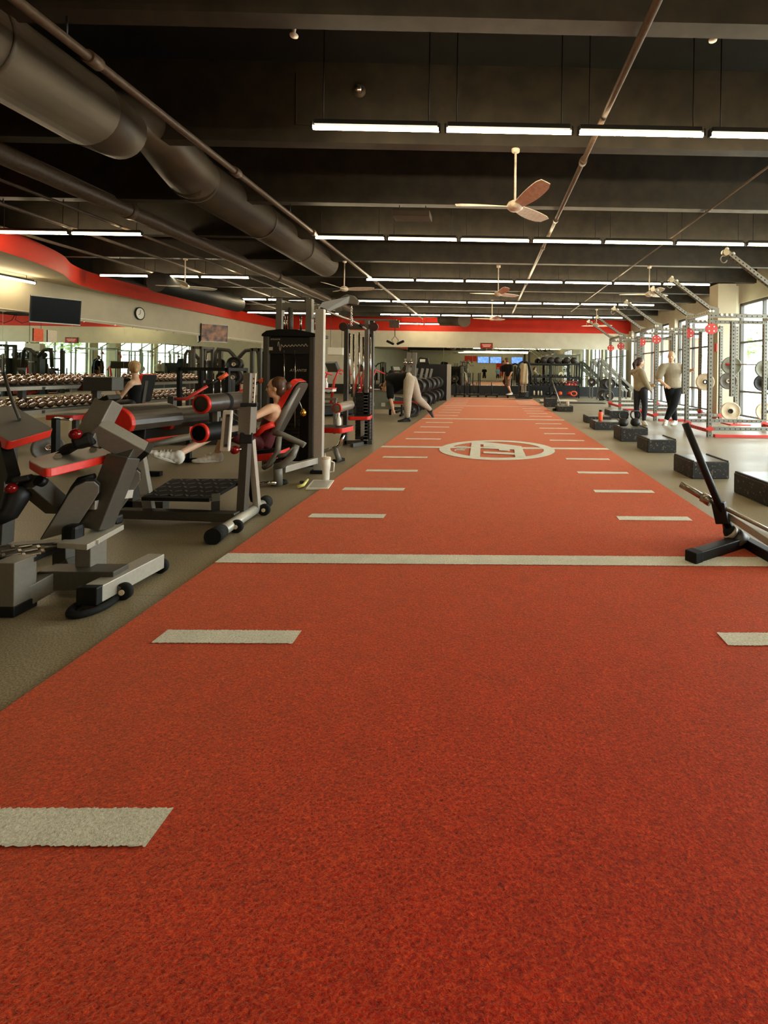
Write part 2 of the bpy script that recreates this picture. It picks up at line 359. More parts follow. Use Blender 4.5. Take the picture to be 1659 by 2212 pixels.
# outside: pale pavement, a building with an arch, trees
struct('ground', MB().box((40, 12, -.2), (65, 110, .1)), M('pale_pavement', (190, 186, 172), .9, var=.06, scale=.5))
bld = thing('building', 'brown brick building with a round arch seen through the windows', 'building', (16, 41, -.15))
mb = MB()
def arch_wall(mb, x0, x1, z1, cx, r, zs, y, dy):
    pts = [V((x0, y, -.15)), V((cx-r, y, -.15)), V((cx-r, y, zs))] + [V((cx+r*math.cos(a), y, zs+r*math.sin(a))) for a in [pi-pi*i/16 for i in range(1, 16)]] + [V((cx+r, y, zs)), V((cx+r, y, -.15)), V((x1, y, -.15)), V((x1, y, z1)), V((x0, y, z1))]
    # split in quads around the arch so the outline stays clean
    mb.prism([V((x0, y, -.15)), V((cx-r, y, -.15)), V((cx-r, y, z1)), V((x0, y, z1))], V((0, dy, 0)))
    mb.prism([V((cx+r, y, -.15)), V((x1, y, -.15)), V((x1, y, z1)), V((cx+r, y, z1))], V((0, dy, 0)))
    A = [pi-pi*i/16 for i in range(17)]
    for i in range(16):
        a, b = A[i], A[i+1]
        mb.prism([V((cx+r*math.cos(a), y, zs+r*math.sin(a))), V((cx+r*math.cos(b), y, zs+r*math.sin(b))), V((cx+r*math.cos(b), y, z1)), V((cx+r*math.cos(a), y, z1))], V((0, dy, 0)))
arch_wall(mb, 13.2, 18.5, 4.4, 15.9, 1.25, 2.0, 40.4, .8)
mb.build('facade', M('brown_brick', (140, 104, 84), .85, rgb2=(112, 84, 70), scale=30), bld)
mb = MB(); mb.box((15.85, 40.7, 4.5), (5.6, 1.3, .25)); mb.build('cornice', m_white, bld)
def tree(x, y, h, r, label):
    t = thing('tree', label, 'tree', (x, y, -.15)); MB().tube([(x, y, -.15), (x+.1, y, h*.5), (x, y+.1, h*.8)], [.16, .12, .05], 8).build('trunk', m_iron, t)
    mb = MB(); rnd = random.Random(int(x*10))
    for i in range(420):
        a = rnd.uniform(0, 2*pi); b = rnd.uniform(-1, 1); q = r*rnd.random()**.4; c = V((x+q*math.cos(a)*math.sqrt(1-b*b), y+q*math.sin(a)*math.sqrt(1-b*b), h*.72+q*b*.9))
        R = Matrix.Rotation(rnd.uniform(0, pi), 3, V((rnd.random(), rnd.random(), rnd.random())).normalized()); s_ = .16
        mb.add([c+R @ V((s_, 0, 0)), c+R @ V((0, s_*.5, .02)), c+R @ V((-s_, 0, 0)), c+R @ V((0, -s_*.5, -.02))], [(0, 1, 2, 3)])
    mb.build('foliage', M('green_leaves', (120, 140, 84), .6, var=.3, scale=4), t)
tree(14.5, 27, 4.2, 1.3, 'small green tree outside nearest the large column'); tree(19, 44, 6, 2, 'green tree outside beside the brick building')
tree(13, 10, 5, 1.6, 'green tree outside the near windows')
# ------------------------------------------------------------------ turf
def turf_mat(name, ca, cb, cc, tint=(1, .55, .28, 1), sh=.68):
    m = bpy.data.materials.new(name); m.use_nodes = True; nt = m.node_tree; N = nt.nodes; L = nt.links; b = N['Principled BSDF']
    tc = N.new('ShaderNodeTexCoord')
    n1 = N.new('ShaderNodeTexNoise'); n1.inputs['Scale'].default_value = 120; n1.inputs['Detail'].default_value = 5; n1.inputs['Roughness'].default_value = .75; n1.inputs['Distortion'].default_value = .6
    n2 = N.new('ShaderNodeTexNoise'); n2.inputs['Scale'].default_value = 7; n2.inputs['Detail'].default_value = 5
    for n in (n1, n2): L.new(tc.outputs['Object'], n.inputs['Vector'])
    r = N.new('ShaderNodeValToRGB'); e = r.color_ramp.elements; e[0].position = .36; e[0].color = (*lin(ca), 1); e[1].position = .7; e[1].color = (*lin(cc), 1)
    x = r.color_ramp.elements.new(.5); x.color = (*lin(cb), 1)
    L.new(n1.outputs['Fac'], r.inputs[0])
    v = N.new('ShaderNodeMapRange'); v.inputs[1].default_value = .3; v.inputs[2].default_value = .7; v.inputs[3].default_value = .9; v.inputs[4].default_value = 1.08; L.new(n2.outputs['Fac'], v.inputs[0])
    s = N.new('ShaderNodeVectorMath'); s.operation = 'SCALE'; L.new(r.outputs[0], s.inputs[0]); L.new(v.outputs[0], s.inputs['Scale']); L.new(s.outputs[0], b.inputs['Base Color'])
    b.inputs['Roughness'].default_value = .75; b.inputs['Specular IOR Level'].default_value = .08; b.inputs['Sheen Weight'].default_value = sh; b.inputs['Sheen Roughness'].default_value = .4
    b.inputs['Sheen Tint'].default_value = tint
    bp = N.new('ShaderNodeBump'); bp.inputs['Strength'].default_value = .7; bp.inputs['Distance'].default_value = .01
    L.new(n1.outputs['Fac'], bp.inputs['Height']); L.new(bp.outputs[0], b.inputs['Normal'])
    return m
m_turf = turf_mat('red_turf', (112, 0, 0), (190, 22, 5), (240, 86, 34)); m_mark = turf_mat('white_turf', (188, 184, 158), (222, 218, 196), (248, 245, 228), (1, .95, .85, 1), .3)
TX0, TX1, TY0, TY1, TZ = -1.73, 1.93, -7.0, 21.8, .014
mb = MB(); mb.box(((TX0+TX1)/2, (TY0+TY1)/2, TZ/2), (TX1-TX0, TY1-TY0, TZ)); mb.mi = 1
rt = random.Random(3)
def strip(x0, x1, y0, y1, st):
    """flat white turf inlay with a fringe of fibres along its edges"""
    nx = max(1, int((x1-x0)/st)); j = min(.004, st*.6)
    top = []; bot = []
    for i in range(nx+1):
        x = x0+(x1-x0)*i/nx; top.append(V((x, y1+rt.uniform(-j, j), TZ+.003))); bot.append(V((x, y0+rt.uniform(-j, j), TZ+.003)))
    for q in (0, nx):
        top[q].x += rt.uniform(-j, j)
    fs = [(i, i+1, nx+2+i, nx+1+i) for i in range(nx)]
    mb.add(bot+top, fs)
for k in range(-10, 21):
    y = 3.03+.887*k
    st = .005 if y < 5 else .05
    if k % 5 == 0: strip(TX0, TX1, y-.075, y+.075, st)
    if k % 5 == 0 and k != 5: continue
    if k == 5: continue
    strip(-1.5, -.87, y-.052, y+.052, st); strip(1.1, 1.72, y-.052, y+.052, st)
# the painted club logo: a ring with the letters LIFT and STL, read from the side
lc = G(1073, 974.5); LX, LY = .03, 0
def flat(poly, z=TZ+.0045):
    n_ = sum(((poly[i]-poly[0]).cross(poly[(i+1) % len(poly)]-poly[0]) for i in range(len(poly))), V((0, 0, 0)))
    if n_.z < 0: poly = poly[::-1]
    mb.add([V((p.x, p.y, z)) for p in poly], [tuple(range(len(poly)))])
cxp, cyp = 1072.8, 975.0; pa = G(cxp-126, cyp); pb = G(cxp+126, cyp); cx_ = (pa.x+pb.x)/2; R1 = (pb.x-pa.x)/2
yn = G(cxp, 996.6).y; yf = G(cxp, 953.2).y; cy_ = (yn+yf)/2; R2y = (yf-yn)/2
A = [2*pi*i/64 for i in range(65)]; ri = .81
for i in range(64):
    a, b = A[i], A[i+1]
    flat([V((cx_+R1*math.cos(a), cy_+R2y*math.sin(a), 0)), V((cx_+R1*math.cos(b), cy_+R2y*math.sin(b), 0)), V((cx_+ri*R1*math.cos(b), cy_+ri*R2y*math.sin(b), 0)), V((cx_+ri*R1*math.cos(a), cy_+ri*R2y*math.sin(a), 0))])
def L_(x, y): return G(930+x/5.925, 940+y/5.925)
for q in ([(528, 95), (640, 95), (634, 305), (500, 300)], [(630, 100), (800, 112), (1165, 157), (1165, 182), (630, 130)],
          [(678, 136), (1170, 166), (1170, 186), (678, 160)], [(678, 164), (1180, 186), (1180, 206), (678, 188)], [(678, 226), (1075, 246), (1085, 270), (678, 250)], [(876, 196), (1015, 203), (1015, 222), (876, 214)],
          [(1068, 182), (1170, 182), (1225, 300), (1085, 303)]):
    LZ = globals().get('LZ', .0052)+.0007; flat([L_(*p) for p in q], TZ+LZ)
for q in ([(335, 155), (465, 155), (465, 163), (335, 163)], [(452, 155), (467, 155), (452, 196), (438, 196)], [(335, 173), (450, 173), (450, 180), (335, 180)], [(330, 155), (345, 155), (345, 178), (330, 178)],
          [(395, 160), (408, 160), (404, 200), (391, 200)], [(330, 187), (455, 187), (452, 195), (330, 195)], [(318, 200), (440, 202), (440, 210), (318, 208)], [(310, 196), (330, 196), (326, 218), (308, 218)]):
    flat([L_(*p) for p in q], TZ+.006)
tag(mb.build('turf_lane', [m_turf, m_mark]), 'long red artificial turf lane with white yard dashes and a round logo', 'turf')
# ------------------------------------------------------------------ lights
def fixture(x, y, z, L, label, group, d=(1, 0, 0)):
    t = thing('tube_light', label, 'ceiling light', (x, y, z), math.atan2(d[1], d[0]), group)
    MB().box((0, 0, .052), (L*.98, .034, .045)).build('housing', m_housing, t, local=True, bevel=.004)
    MB().cyl((-L/2, 0, 0), (L/2, 0, 0), .021, n=12).build('tube', m_tube, t, local=True)
    for q in (-1, 1):
        MB().box((q*(L/2+.008), 0, .016), (.02, .05, .07)).build('end_cap', m_housing, t, local=True)
        MB().cyl((L*q*.42, 0, .07), (L*q*.42, 0, ZC-z), .006, n=6).build('hanger', m_housing, t, local=True)
    return t
ORD = 'first second third fourth fifth sixth seventh eighth ninth tenth eleventh twelfth thirteenth fourteenth fifteenth sixteenth seventeenth eighteenth nineteenth twentieth twenty-first twenty-second'.split()
base = None
rows = [(4.45, -1.73, 7), (8.18, -3.1, 8), (11.92, -3.2, 7), (15.65, -4.6, 8), (19.38, -4.6, 8), (23.1, -4.55, 2),
        (8.18, -8.6, 2), (11.92, -9.95, 3), (15.65, -8.75, 2), (19.38, -10.1, 3), (.72, -1.73, 7), (-6.7, -3.1, 6), (-10.4, -4, 7)]
rn = ['nearest long row', 'second long row', 'third long row', 'fourth long row', 'fifth long row', 'short last row by the back wall',
      'left-hand pair near the red fascia', 'left-hand row of three', 'left-hand short row', 'left-hand row by the back corner', 'row over the camera', 'row well behind the camera', 'row furthest behind the camera']
for (y, x0, k), nm in zip(rows, rn):
    for i in range(k):
        x = x0+.61+1.275*i
        lab = 'fluorescent tube, '+ORD[i]+' from the left in the '+nm
        if base is None: base = fixture(x, y, 3.56, 1.2, lab, 'ceiling tubes: '+nm)
        else: dup(base, (x, y, 3.56), None, lab, 'ceiling tubes: '+nm)
p = P(0, 612, 9.35); fixture(-10.5, 9.6, 3.14, 2.4, 'lit tube fixture under the cream soffit above the dark television', None, (0, 1, 0))
# ================================================================== ceiling things
def hang(name, label, cat, group=None): return thing(name, label, cat, group=group)
# big spiral duct in two offset runs
t = thing('round_duct', 'big brown-grey round duct with a stepped elbow running along the ceiling on the left', 'duct', (-3.95, 6, 3.4))
mb = MB(); mb.tube([(-3.78, .6, 3.62), (-3.78, 4.35, 3.62)], [.32, .32], 28)
mb.tube([(-3.78, 4.35, 3.62), (-3.78, 4.75, 3.62), (-3.78, 4.95, 3.62)], [.32, .27, .05], 28); mb.build('near_duct_run', m_duct, t)
mb = MB(); mb.tube([(-3.9, 4.5, 3.68), (-3.88, 4.75, 3.8), (-3.86, 5.0, 3.93), (-3.88, 5.4, 3.95), (-3.94, 5.85, 3.86), (-4.0, 6.25, 3.8)], [.22, .24, .25, .27, .3, .32], 24); mb.build('elbow', m_duct, t)
mb = MB(); mb.tube([(-4.0, 6.1, 3.8), (-4.02, 11.3, 3.8)], [.31, .31], 28); mb.tube([(-4.02, 11.3, 3.8), (-4.02, 11.42, 3.8)], [.31, .22], 28); mb.build('far_duct_run', m_duct, t)
for y in (6.3, 8.0, 9.7): MB().lathe([(.318, -.02), (.325, -.02), (.325, .02), (.318, .02)], (-4.01, y, 3.8), (0, 1, 0), 28).build('duct_collar', m_duct, t)
for y in (1.5, 3.4): MB().lathe([(.323, -.02), (.33, -.02), (.33, .02), (.323, .02)], (-3.78, y, 3.62), (0, 1, 0), 28).build('duct_collar', m_duct, t)
def longpipe(name, x, z, r, y0, y1, label, ycs=(), cr=1.5, mat=m_pipe, slope=0):
    t = thing(name, label, 'pipe', (x, (y0+y1)/2, z))
    MB().cyl((x, y0, z), (x+slope, y1, z), r, n=14).build('pipe_run', mat, t)
    for y in ycs: MB().cyl((x+slope*(y-y0)/(y1-y0), y-.05, z), (x+slope*(y-y0)/(y1-y0), y+.05, z), r*cr, n=14).build('pipe_coupling', mat, t)
    for k in range(12):
        y = 3.38+1.865*k
        if y0 < y < y1 and k % 2 == 0: MB().cyl((x+slope*(y-y0)/(y1-y0), y, z), (x+slope*(y-y0)/(y1-y0), y, 3.8 if z < 3.75 else ZC), .007, n=6).build('pipe_hanger', m_housing, t)
longpipe('sprinkler_pipe', -3.08, 3.6, .036, -1, 21, 'brown pipe running beside the big round duct on its right', (3.6, 5.6, 8.0, 12.5, 17))
longpipe('sprinkler_pipe', 1.12, 3.72, .03, -1, 20, 'thin pipe crossing the whole ceiling toward the right foreground', (5.4, 7.5, 9.2, 13), mat=m_pipe, slope=-.2)
longpipe('steel_pipe', -5.75, 3.72, .125, 3, 19, 'long coupled dark pipe left of and below the big round duct', (7.4, 12.5, 16.5), 1.12)
longpipe('conduit', -6.5, 3.7, .025, 4, 20, 'thin conduit just left of the long coupled pipe', ())
longpipe('conduit', -7.4, 3.68, .03, 4, 20, 'thin conduit crossing above the left-hand tube lights', ())
longpipe('conduit', -8.6, 3.66, .03, 5, 20, 'thin conduit closest to the red curved fascia', ())
longpipe('conduit', 3.3, 3.74, .014, 4, 19, 'hair-thin conduit behind the rig booms on the right', ())
t = thing('round_duct', 'short dark round duct ending in front of the red band at the back', 'duct', (-1.3, 20, 3.5))
mb = MB(); mb.tube([(-2.4, 22.6, 3.75), (-1.7, 22.2, 3.72), (-1.25, 21.6, 3.62), (-1.2, 21.2, 3.55)], [.32, .32, .31, .3], 24); mb.build('duct_run', m_duct, t)
t = thing('round_duct', 'black round duct low over the left side, ending before the red band', 'duct', (-8, 13, 3.4))
mb = MB(); mb.tube([(-8.3, 11.6, 3.36), (-8.3, 15.3, 3.34)], [.25, .25], 24); mb.build('duct_run', m_blackpaint, t)
# ceiling fans
def fan(loc, rz, label):
    x, y, z = loc; t = thing('ceiling_fan', label, 'ceiling fan', loc, rz, 'three-blade ceiling fans')
    MB().cyl((0, 0, .05), (0, 0, 3.78-z), .013, n=10).build('downrod', m_fan, t, local=True)
    MB().lathe([(.001, 0), (.05, 0), (.045, -.05), (.015, -.06)], (0, 0, 3.79-z), n=18).build('canopy', m_fan, t, local=True)
    MB().lathe([(.001, .075), (.03, .07), (.075, .045), (.095, .01), (.09, -.02), (.06, -.045), (.001, -.055)], n=24).build('motor_housing', m_fan, t, local=True)
    for k in range(3):
        a = k*2*pi/3; R = Matrix.Rotation(a, 3, 'Z'); mb = MB(); vs = []
        for j in range(9):
            u = j/8; r = .08+.6*u; wd = .055+.035*math.sin(pi*min(1, u*1.1)*.75); tw = -.34+.15*u; sw = -.05*u*u; zz = .0+.03*u
            if j == 8: wd *= .7
            for e, th in ((-1, 0), (1, 0), (1, .008), (-1, .008)):
                vs.append(R @ V((r, sw+e*wd*math.cos(tw), zz+e*wd*math.sin(tw)+th)))
        fs = []
        for j in range(8):
            for q in range(4): fs.append((j*4+q, j*4+(q+1) % 4, j*4+4+(q+1) % 4, j*4+4+q))
        fs += [(3, 2, 1, 0), (32, 33, 34, 35)]; mb.add(vs, fs, False); mb.build('fan_blade', m_fan, t, local=True)
    return t
f0 = fan((.26, 5.25, 3.12), math.radians(178), 'large white three-blade fan, nearest one to the camera')
for x, y, z, rz, lab in ((-3.42, 10.84, 3.12, 10, 'fan hanging above the cable tower on the left'), (.17, 10.84, 3.06, 170, 'small distant fan directly beyond the nearest fan'), (-7.1, 10.84, 3.12, 60, 'fan hanging left above the wall clock'),
                         (3.72, 10.84, 3.1, 160, 'fan hanging just behind the rig booms on the right'), (.05, 16.43, 3.1, 175, 'tiny fan over the centre in front of the red band'), (4.2, 18.3, 3.1, 20, 'tiny fan at the right end of the red band')):
    dup(f0, (x, y, z), math.radians(rz), 'white three-blade '+lab)
# small ceiling fittings
p = P(757, 155, 4.8); t = thing('dome_camera', 'small round dome camera on the dark beam above the nearest lights', 'camera', (p.x, 5.0, p.z))
MB().lathe([(.07, 0), (.07, .03), (.05, .05)], (p.x, 5.15, p.z), (0, -1, 0)).build('camera_base', m_duct, t); MB().sph((p.x, 5.09, p.z), .05).build('dome', m_chrome, t)
for px, py, lab in ((635, 70, 'little sprinkler head hanging at the upper left of centre'), (1540, 80, 'little sprinkler head hanging at the upper right')):
    p = P(px, py, 3.55); t = thing('ceiling_sprinkler', lab, 'sprinkler', p)
    MB().cyl((p.x, p.y, p.z), (p.x, p.y, ZC), .012, n=8).build('drop_pipe', m_pipe, t); MB().lathe([(.001, -.03), (.03, -.03), (.032, -.02), (.012, 0), (.016, .03)], p, n=14).build('nozzle', m_white, t)
p = P(891, 466, 7.1); t = thing('hanging_speaker_box', 'flat dark box hung under a beam, left of the nearest fan', 'speaker', (p.x, p.y, p.z-.05))
MB().box(p, (.56, .3, .09)).build('speaker_body', m_duct, t, bevel=.01)
for s in (-.2, .2): MB().cyl((p.x+s, p.y, p.z+.04), (p.x+s, p.y, 3.8), .006, n=6).build('hanger_rod', m_housing, t)
p = P(633, 225, 5.05); t = thing('conduit', 'thin vertical conduit dropping down the beam left of the nearest lights', 'pipe', (p.x, 5.03, p.z-.2))
MB().tube([(p.x, 5.12, 4.5), (p.x, 5.14, p.z-.17), (p.x+.4, 5.14, p.z-.17)], .009, 8).build('pipe_run', m_duct, t)
# ================================================================== wall things on the left and back
def tv(c, yaw, wd, ht, label, scr, tilt=.12, name='television', arm=.3):
    t = thing(name, label, 'television', c, yaw); R = Matrix.Rotation(tilt, 3, 'X')     # local -Y faces the viewer
    MB().box((0, 0, 0), (wd, .06, ht), R=R).build('tv_case', m_black, t, local=True, bevel=.006)
    mb = MB(); z = ht/2-.02; x = wd/2-.02; fr = [(-x, z), (x, z), (x, -z), (-x, -z)]
    mb.add([R @ V((a, -.0315, b)) for a, b in fr], [(0, 1, 2, 3)]); mb.build('screen', scr, t, local=True)
    mb = MB(); 
    for a, b, c_, d in ((-wd/2, wd/2, ht/2-.012, 1), (-wd/2, wd/2, -ht/2+.012, 1)): mb.beam(R @ V((a, -.03, c_)), R @ V((b, -.03, c_)), .02, .022)
    mb.build('bezel', m_silver, t, local=True)
    MB().beam((0, .03, 0), (0, arm, -.02), .05).build('wall_bracket', m_black, t, local=True); return t
m_scr = M('dark_screen', (8, 12, 10), .3, var=.05, spec=.08)
p = P(121, 671, 10.6); tv(p, math.radians(58), .86, .6, 'dark flat television tilted out from the left wall', m_scr, arm=.84)
mb = MB(); q0 = P(90, 692, 10.8)
t = thing('equipment_shelf', 'dark wall shelf with loose cables below the dark television', 'shelf', (XL+.12, 10.7, 2.4)); MB().box((XL+.14, 10.7, 2.42), (.26, .5, .03)).build('shelf_board', m_black, t)
MB().tube([(XL+.2, 10.5, 2.4), (XL+.22, 10.45, 2.26), (XL+.2, 10.62, 2.2), (XL+.22, 10.8, 2.28), (XL+.2, 10.85, 2.4)], .006, 6).build('cable', m_black, t)
def picture_mat():
    m = M('brown_collage_screen', (58, 40, 26), .4, rgb2=(176, 112, 62), scale=5, detail=2); return m
p = P(470, 719, 17.6); tv((-10.5, 17.75, p.z), math.radians(55), .95, .68, 'small television showing a brown picture on the left wall', picture_mat(), tilt=.06, arm=.36)
p = P(318, 689, 14); t = thing('wall_clock', 'round white wall clock with a dark rim above the left mirrors', 'clock', (XL+.02, 14.35, 2.75)); c0 = V((XL+.02, 14.35, 2.88))
MB().lathe([(.001, 0), (.19, 0), (.2, .03), (.175, .045), (.165, .03)], c0, (1, 0, 0), 32).build('rim', m_black, t); MB().cyl(c0+V((.0, 0, 0)), c0+V((.032, 0, 0)), .167, n=32).build('clock_face', m_white, t)
MB().beam(c0+V((.036, 0, 0)), c0+V((.036, .0, .11)), .008).build('minute_hand', m_black, t); MB().beam(c0+V((.038, 0, 0)), c0+V((.038, -.06, -.04)), .01).build('hour_hand', m_black, t)
for yy, m_, lab, z in ((11.2, m_orange, 'small orange paper notice stuck on the left mirror', 1.98), (11.55, m_cream, 'small cream paper notice stuck beside the orange one', 1.97)):
    mb = MB(); mb.box((XL+.014, yy, z), (.002, .24, .3)); tag(mb.build('paper_notice', m_), lab, 'notice')
p = P(1051, 747, 23.95)
t = thing('framed_sign', 'small framed red sign above the middle of the back mirrors', 'sign', (p.x, 23.97, p.z-.15)); MB().box((p.x, 23.97, p.z), (.64, .04, .3)).build('sign_frame', m_hair3, t)
MB().box((p.x, 23.945, p.z), (.56, .01, .22)).build('sign_face', m_redpaint, t); 
for dz, wd in ((.045, .44), (-.03, .36)): MB().box((p.x, 23.938, p.z+dz), (wd, .006, .04)).build('sign_lettering', m_cream, t)
p = P(703, 752, 16)
t = thing('light_box_sign', 'blank white glowing box hung over the treadmills by the back corner', 'sign', (-5.9, 16.6, 1.95)); q = P(726, 759, 16.6)
MB().box(q, (.55, .2, .27)).build('sign_box', m_white, t, bevel=.02)
for s in (-.2, .2): MB().cyl(q+V((s, 0, .13)), (q.x+s, q.y, 3.8), .006, n=6).build('hanger_rod', m_housing, t)
# behind the camera: a few things seen only in the back mirror
m_blue = M('blue_lit_screen', (70, 110, 200), .3, rgb2=(200, 210, 235), scale=3, emit=1.6, detail=1)
for x, lab in ((-.9, 'lit blue television on the wall behind the camera, left one'), (.75, 'lit blue television on the wall behind the camera, right one'), (3.6, 'lit blue television on the wall behind the camera, far right one')): tv((x, YF+.3, 2.75), pi, 1.5, .85, lab, m_blue)
struct('trim_33', MB().box((1.4, YF+.03, 1.6), (1.1, .06, 2.0)), m_redpaint); struct('trim_34', MB().box((-2.6, YF+.03, 2.9), (1.6, .06, .7)), m_redpaint)
# ================================================================== right side: rig, boxes, bars
def plate(mb_only=False): pass
def disc_plate(c, axis, r, th, mat, label, group, hubm=None, name='weight_plate', letters=False, hr=.26):
    """bumper plate: a rubber disc with a rim, a recessed face and a steel hub"""
    c = V(c); a = V(axis).normalized(); t = thing(name, label, 'weight plate', c, 0, group)
    MB().lathe([(.026, -th/2), (r*.28, -th/2), (r*.32, -th*.28), (r*.82, -th*.28), (r*.88, -th/2), (r*.97, -th/2), (r, -th*.3), (r, th*.3), (r*.97, th/2), (r*.88, th/2), (r*.82, th*.28), (r*.32, th*.28), (r*.28, th/2), (.026, th/2)], c, a, 36).build('plate_disc', mat, t)
    MB().lathe([(.026, -th/2-.004), (r*hr, -th/2-.004), (r*hr, th/2+.004), (.026, th/2+.004), (.026, -th/2-.004)], c, a, 24).build('hub', hubm or m_dullchrome, t)
    if letters:
        d, sd, u = frame(a); mb = MB()
        for a0 in (.5, pi+.5):
            for k in range(9):
                q = a0+k*.235; pts = []
                for (rr, da) in ((.6, -.085), (.8, -.085), (.8, .07), (.6, .07)):
                    pts.append(c - a*(th*.28+.0015) + sd*(r*rr*math.cos(q+da)) + u*(r*rr*math.sin(q+da)))
                mb.add(pts, [(0, 1, 2, 3), (3, 2, 1, 0)])
        mb.build('raised_lettering', m_letter, t, label='pale lettering on the plate face')
    return t
def rack(y0, y1, name_lab, arms=(True, True), base_dx=0, hanging=False):
    xi, xo, zt = 4.35, 6.07, 2.52; t = thing('power_rack', name_lab, 'power rack', ((xi+xo)/2, (y0+y1)/2, 0), 0, 'grey power racks in a row by the windows')
    ups = [(xi, y0), (xi, y1), (xo, y0), (xo, y1)]
    for x, y in ups:
        up_ = perf(MB(), (x, y, .0), (x, y, zt), .076, .075, .0145).build('upright', [m_rig, m_hole], t)
        MB().box((x, y, zt+.006), (.08, .08, .012)).build('upright_cap', m_bolt, up_)
    for x in (xi, xo):
        perf(MB(), (x, y0+.038, zt-.05), (x, y1-.038, zt-.05), .07, .1).build('side_beam', [m_rig, m_hole], t)
        perf(MB(), (x, y0+.038, .13), (x, y1-.038, .13), .07, .1).build('base_side_beam', [m_redsteel, m_hole], t, label='red lower side beam')
    for y in (y0, y1):
        perf(MB(), (xi+.038, y, zt-.12), (xo-.038, y, zt-.12), .07, .1).build('cross_beam', [m_rig, m_hole], t)
        perf(MB(), (xi+.038, y, .17 if y == y0 else .22), (xo-.038, y, .17 if y == y0 else .22), .076, .1).build('base_cross_beam', [m_rig, m_hole], t)
        for k in range(3): MB().cyl((xi+.2+.1*k, y-.055, zt-.1), (xi+.2+.1*k, y-.03, zt-.1), .027, n=12).build('bolt', m_bolt, t)
        for k in range(2): MB().cyl((xi-.03+.06*k, y-.055, zt-.03), (xi-.03+.06*k, y-.03, zt-.03), .024, n=12).build('bolt', m_bolt, t)
    MB().beam((xi+.1, y0, .03), (xo, y0, .03), .09, .055).build('floor_beam', m_redsteel, t, label='red beam lying along the floor')
    MB().cyl((xi+.04, (y0+y1)/2-.1, zt-.03), (xo-.04, (y0+y1)/2-.1, zt-.03), .016, n=12).build('pull_up_bar', m_steel, t)
    # red gusset plates and red foot brackets
    for (x, y) in ups[:2]:
        c = V((x, y-.045, 2.14)); pts = [c+V((.13*math.cos(a+.2), 0, .115*math.sin(a+.2))) for a in [2*pi*k/7 for k in range(7)]]
        g = MB().prism(pts, V((0, .012, 0))).build('gusset_plate', m_redsteel, t)
        for k in range(4): a = pi/4+k*pi/2; MB().cyl(c+V((.07*math.cos(a), -.012, .062*math.sin(a))), c+V((.07*math.cos(a), 0, .062*math.sin(a))), .015, n=12).build('gusset_bolt', m_bolt, g)
    for (x, y) in ups:
        c = V((x, y-.045, .17)); pts = [c+V((-.1, 0, 0)), c+V((0, 0, -.06)), c+V((.1, 0, 0)), c+V((0, 0, .055))]
        MB().prism(pts, V((0, .012, 0))).build('foot_bracket', m_redsteel, t)
    # boom arms reaching up over the turf side
    for y, on in zip((y0, y1), arms):
        if not on: continue
        a = V((xi+.05, y, zt-.02)); b = V((xi-.83, y-.08, zt+.58))
        ar = perf(MB(), a, b, .062, .07, .013, faces=(0, 2, 3)).build('boom_arm', [m_rig, m_hole], t)
        d = (b-a).normalized()
        for k in range(2): c = b-d*(.03+.12*k)+V((0, 0, .05)); MB().sph(c, .03, 10, 7).build('boom_knob', m_bolt, ar)
        MB().cyl(b+V((0, -.035, -.02)), b+V((0, .035, -.02)), .05, n=18).build('pulley', m_steel, ar)
        hk = [b+V((-.02, 0, -.04))+V((-.05*math.sin(q*.5), 0, -.05-.0+.055*math.cos(q*.5)-.03)) for q in range(10)]
        MB().tube(hk, .007, 6).build('hook', m_steel, ar)
        MB().prism([a+V((-.06, -.04, -.08)), a+V((.1, -.04, -.08)), a+V((.1, -.04, .05)), a+V((-.1, -.04, .1))], V((0, .01, 0))).build('arm_bracket', m_rig, ar)
    for k in range(2): MB().cyl((xo-.06*(-1)**k, y0-.16, .65+.8*k), (xo, y0+.0, .65+.8*k), .014, n=8).build('safety_pin', m_black, t)
    if hanging:
        for x, y in ((xi-.08, y1-.02), (xi+.55, y0+.2)):
            perf(MB(), (x, y, .8), (x, y, zt-.2), .076, .075, .0145).build('hanging_arm', [m_rig, m_hole], t, label='shorter upright hanging from the top beam')
    return t
rack(6.0, 7.0, 'grey rack nearest the camera, only its boom arm in the frame', (False, True))
rack(9.1, 10.15, 'grey punched-steel power rack with red floor beams, nearest whole one', (True, True), hanging=True)
rack(12.1, 13.3, 'grey punched-steel power rack behind the two standing people', (True, True), hanging=True)
rack(15.4, 16.7, 'grey punched-steel power rack furthest away by the windows', (True, True))
t = thing('storage_post', 'single grey punched post on the right holding weight plates', 'rack post', (6.13, 11.45, 0)); perf(MB(), (6.13, 11.45, .03), (6.13, 11.45, 2.45), .076, .075, .0145).build('upright', [m_rig, m_hole], t)
MB().box((6.13, 11.45, .015), (.5, .5, .03)).build('foot_plate', m_redsteel, t)
for q, z in ((P(1578, 888, 11.2), .33), (P(1573, 823, 11.1), 1.0), (P(1580, 790, 11.25), 1.42)): MB().cyl((6.13, 11.45, z), q, .024, n=12).build('plate_peg', m_redsteel if z > 1.3 else m_steel, t)
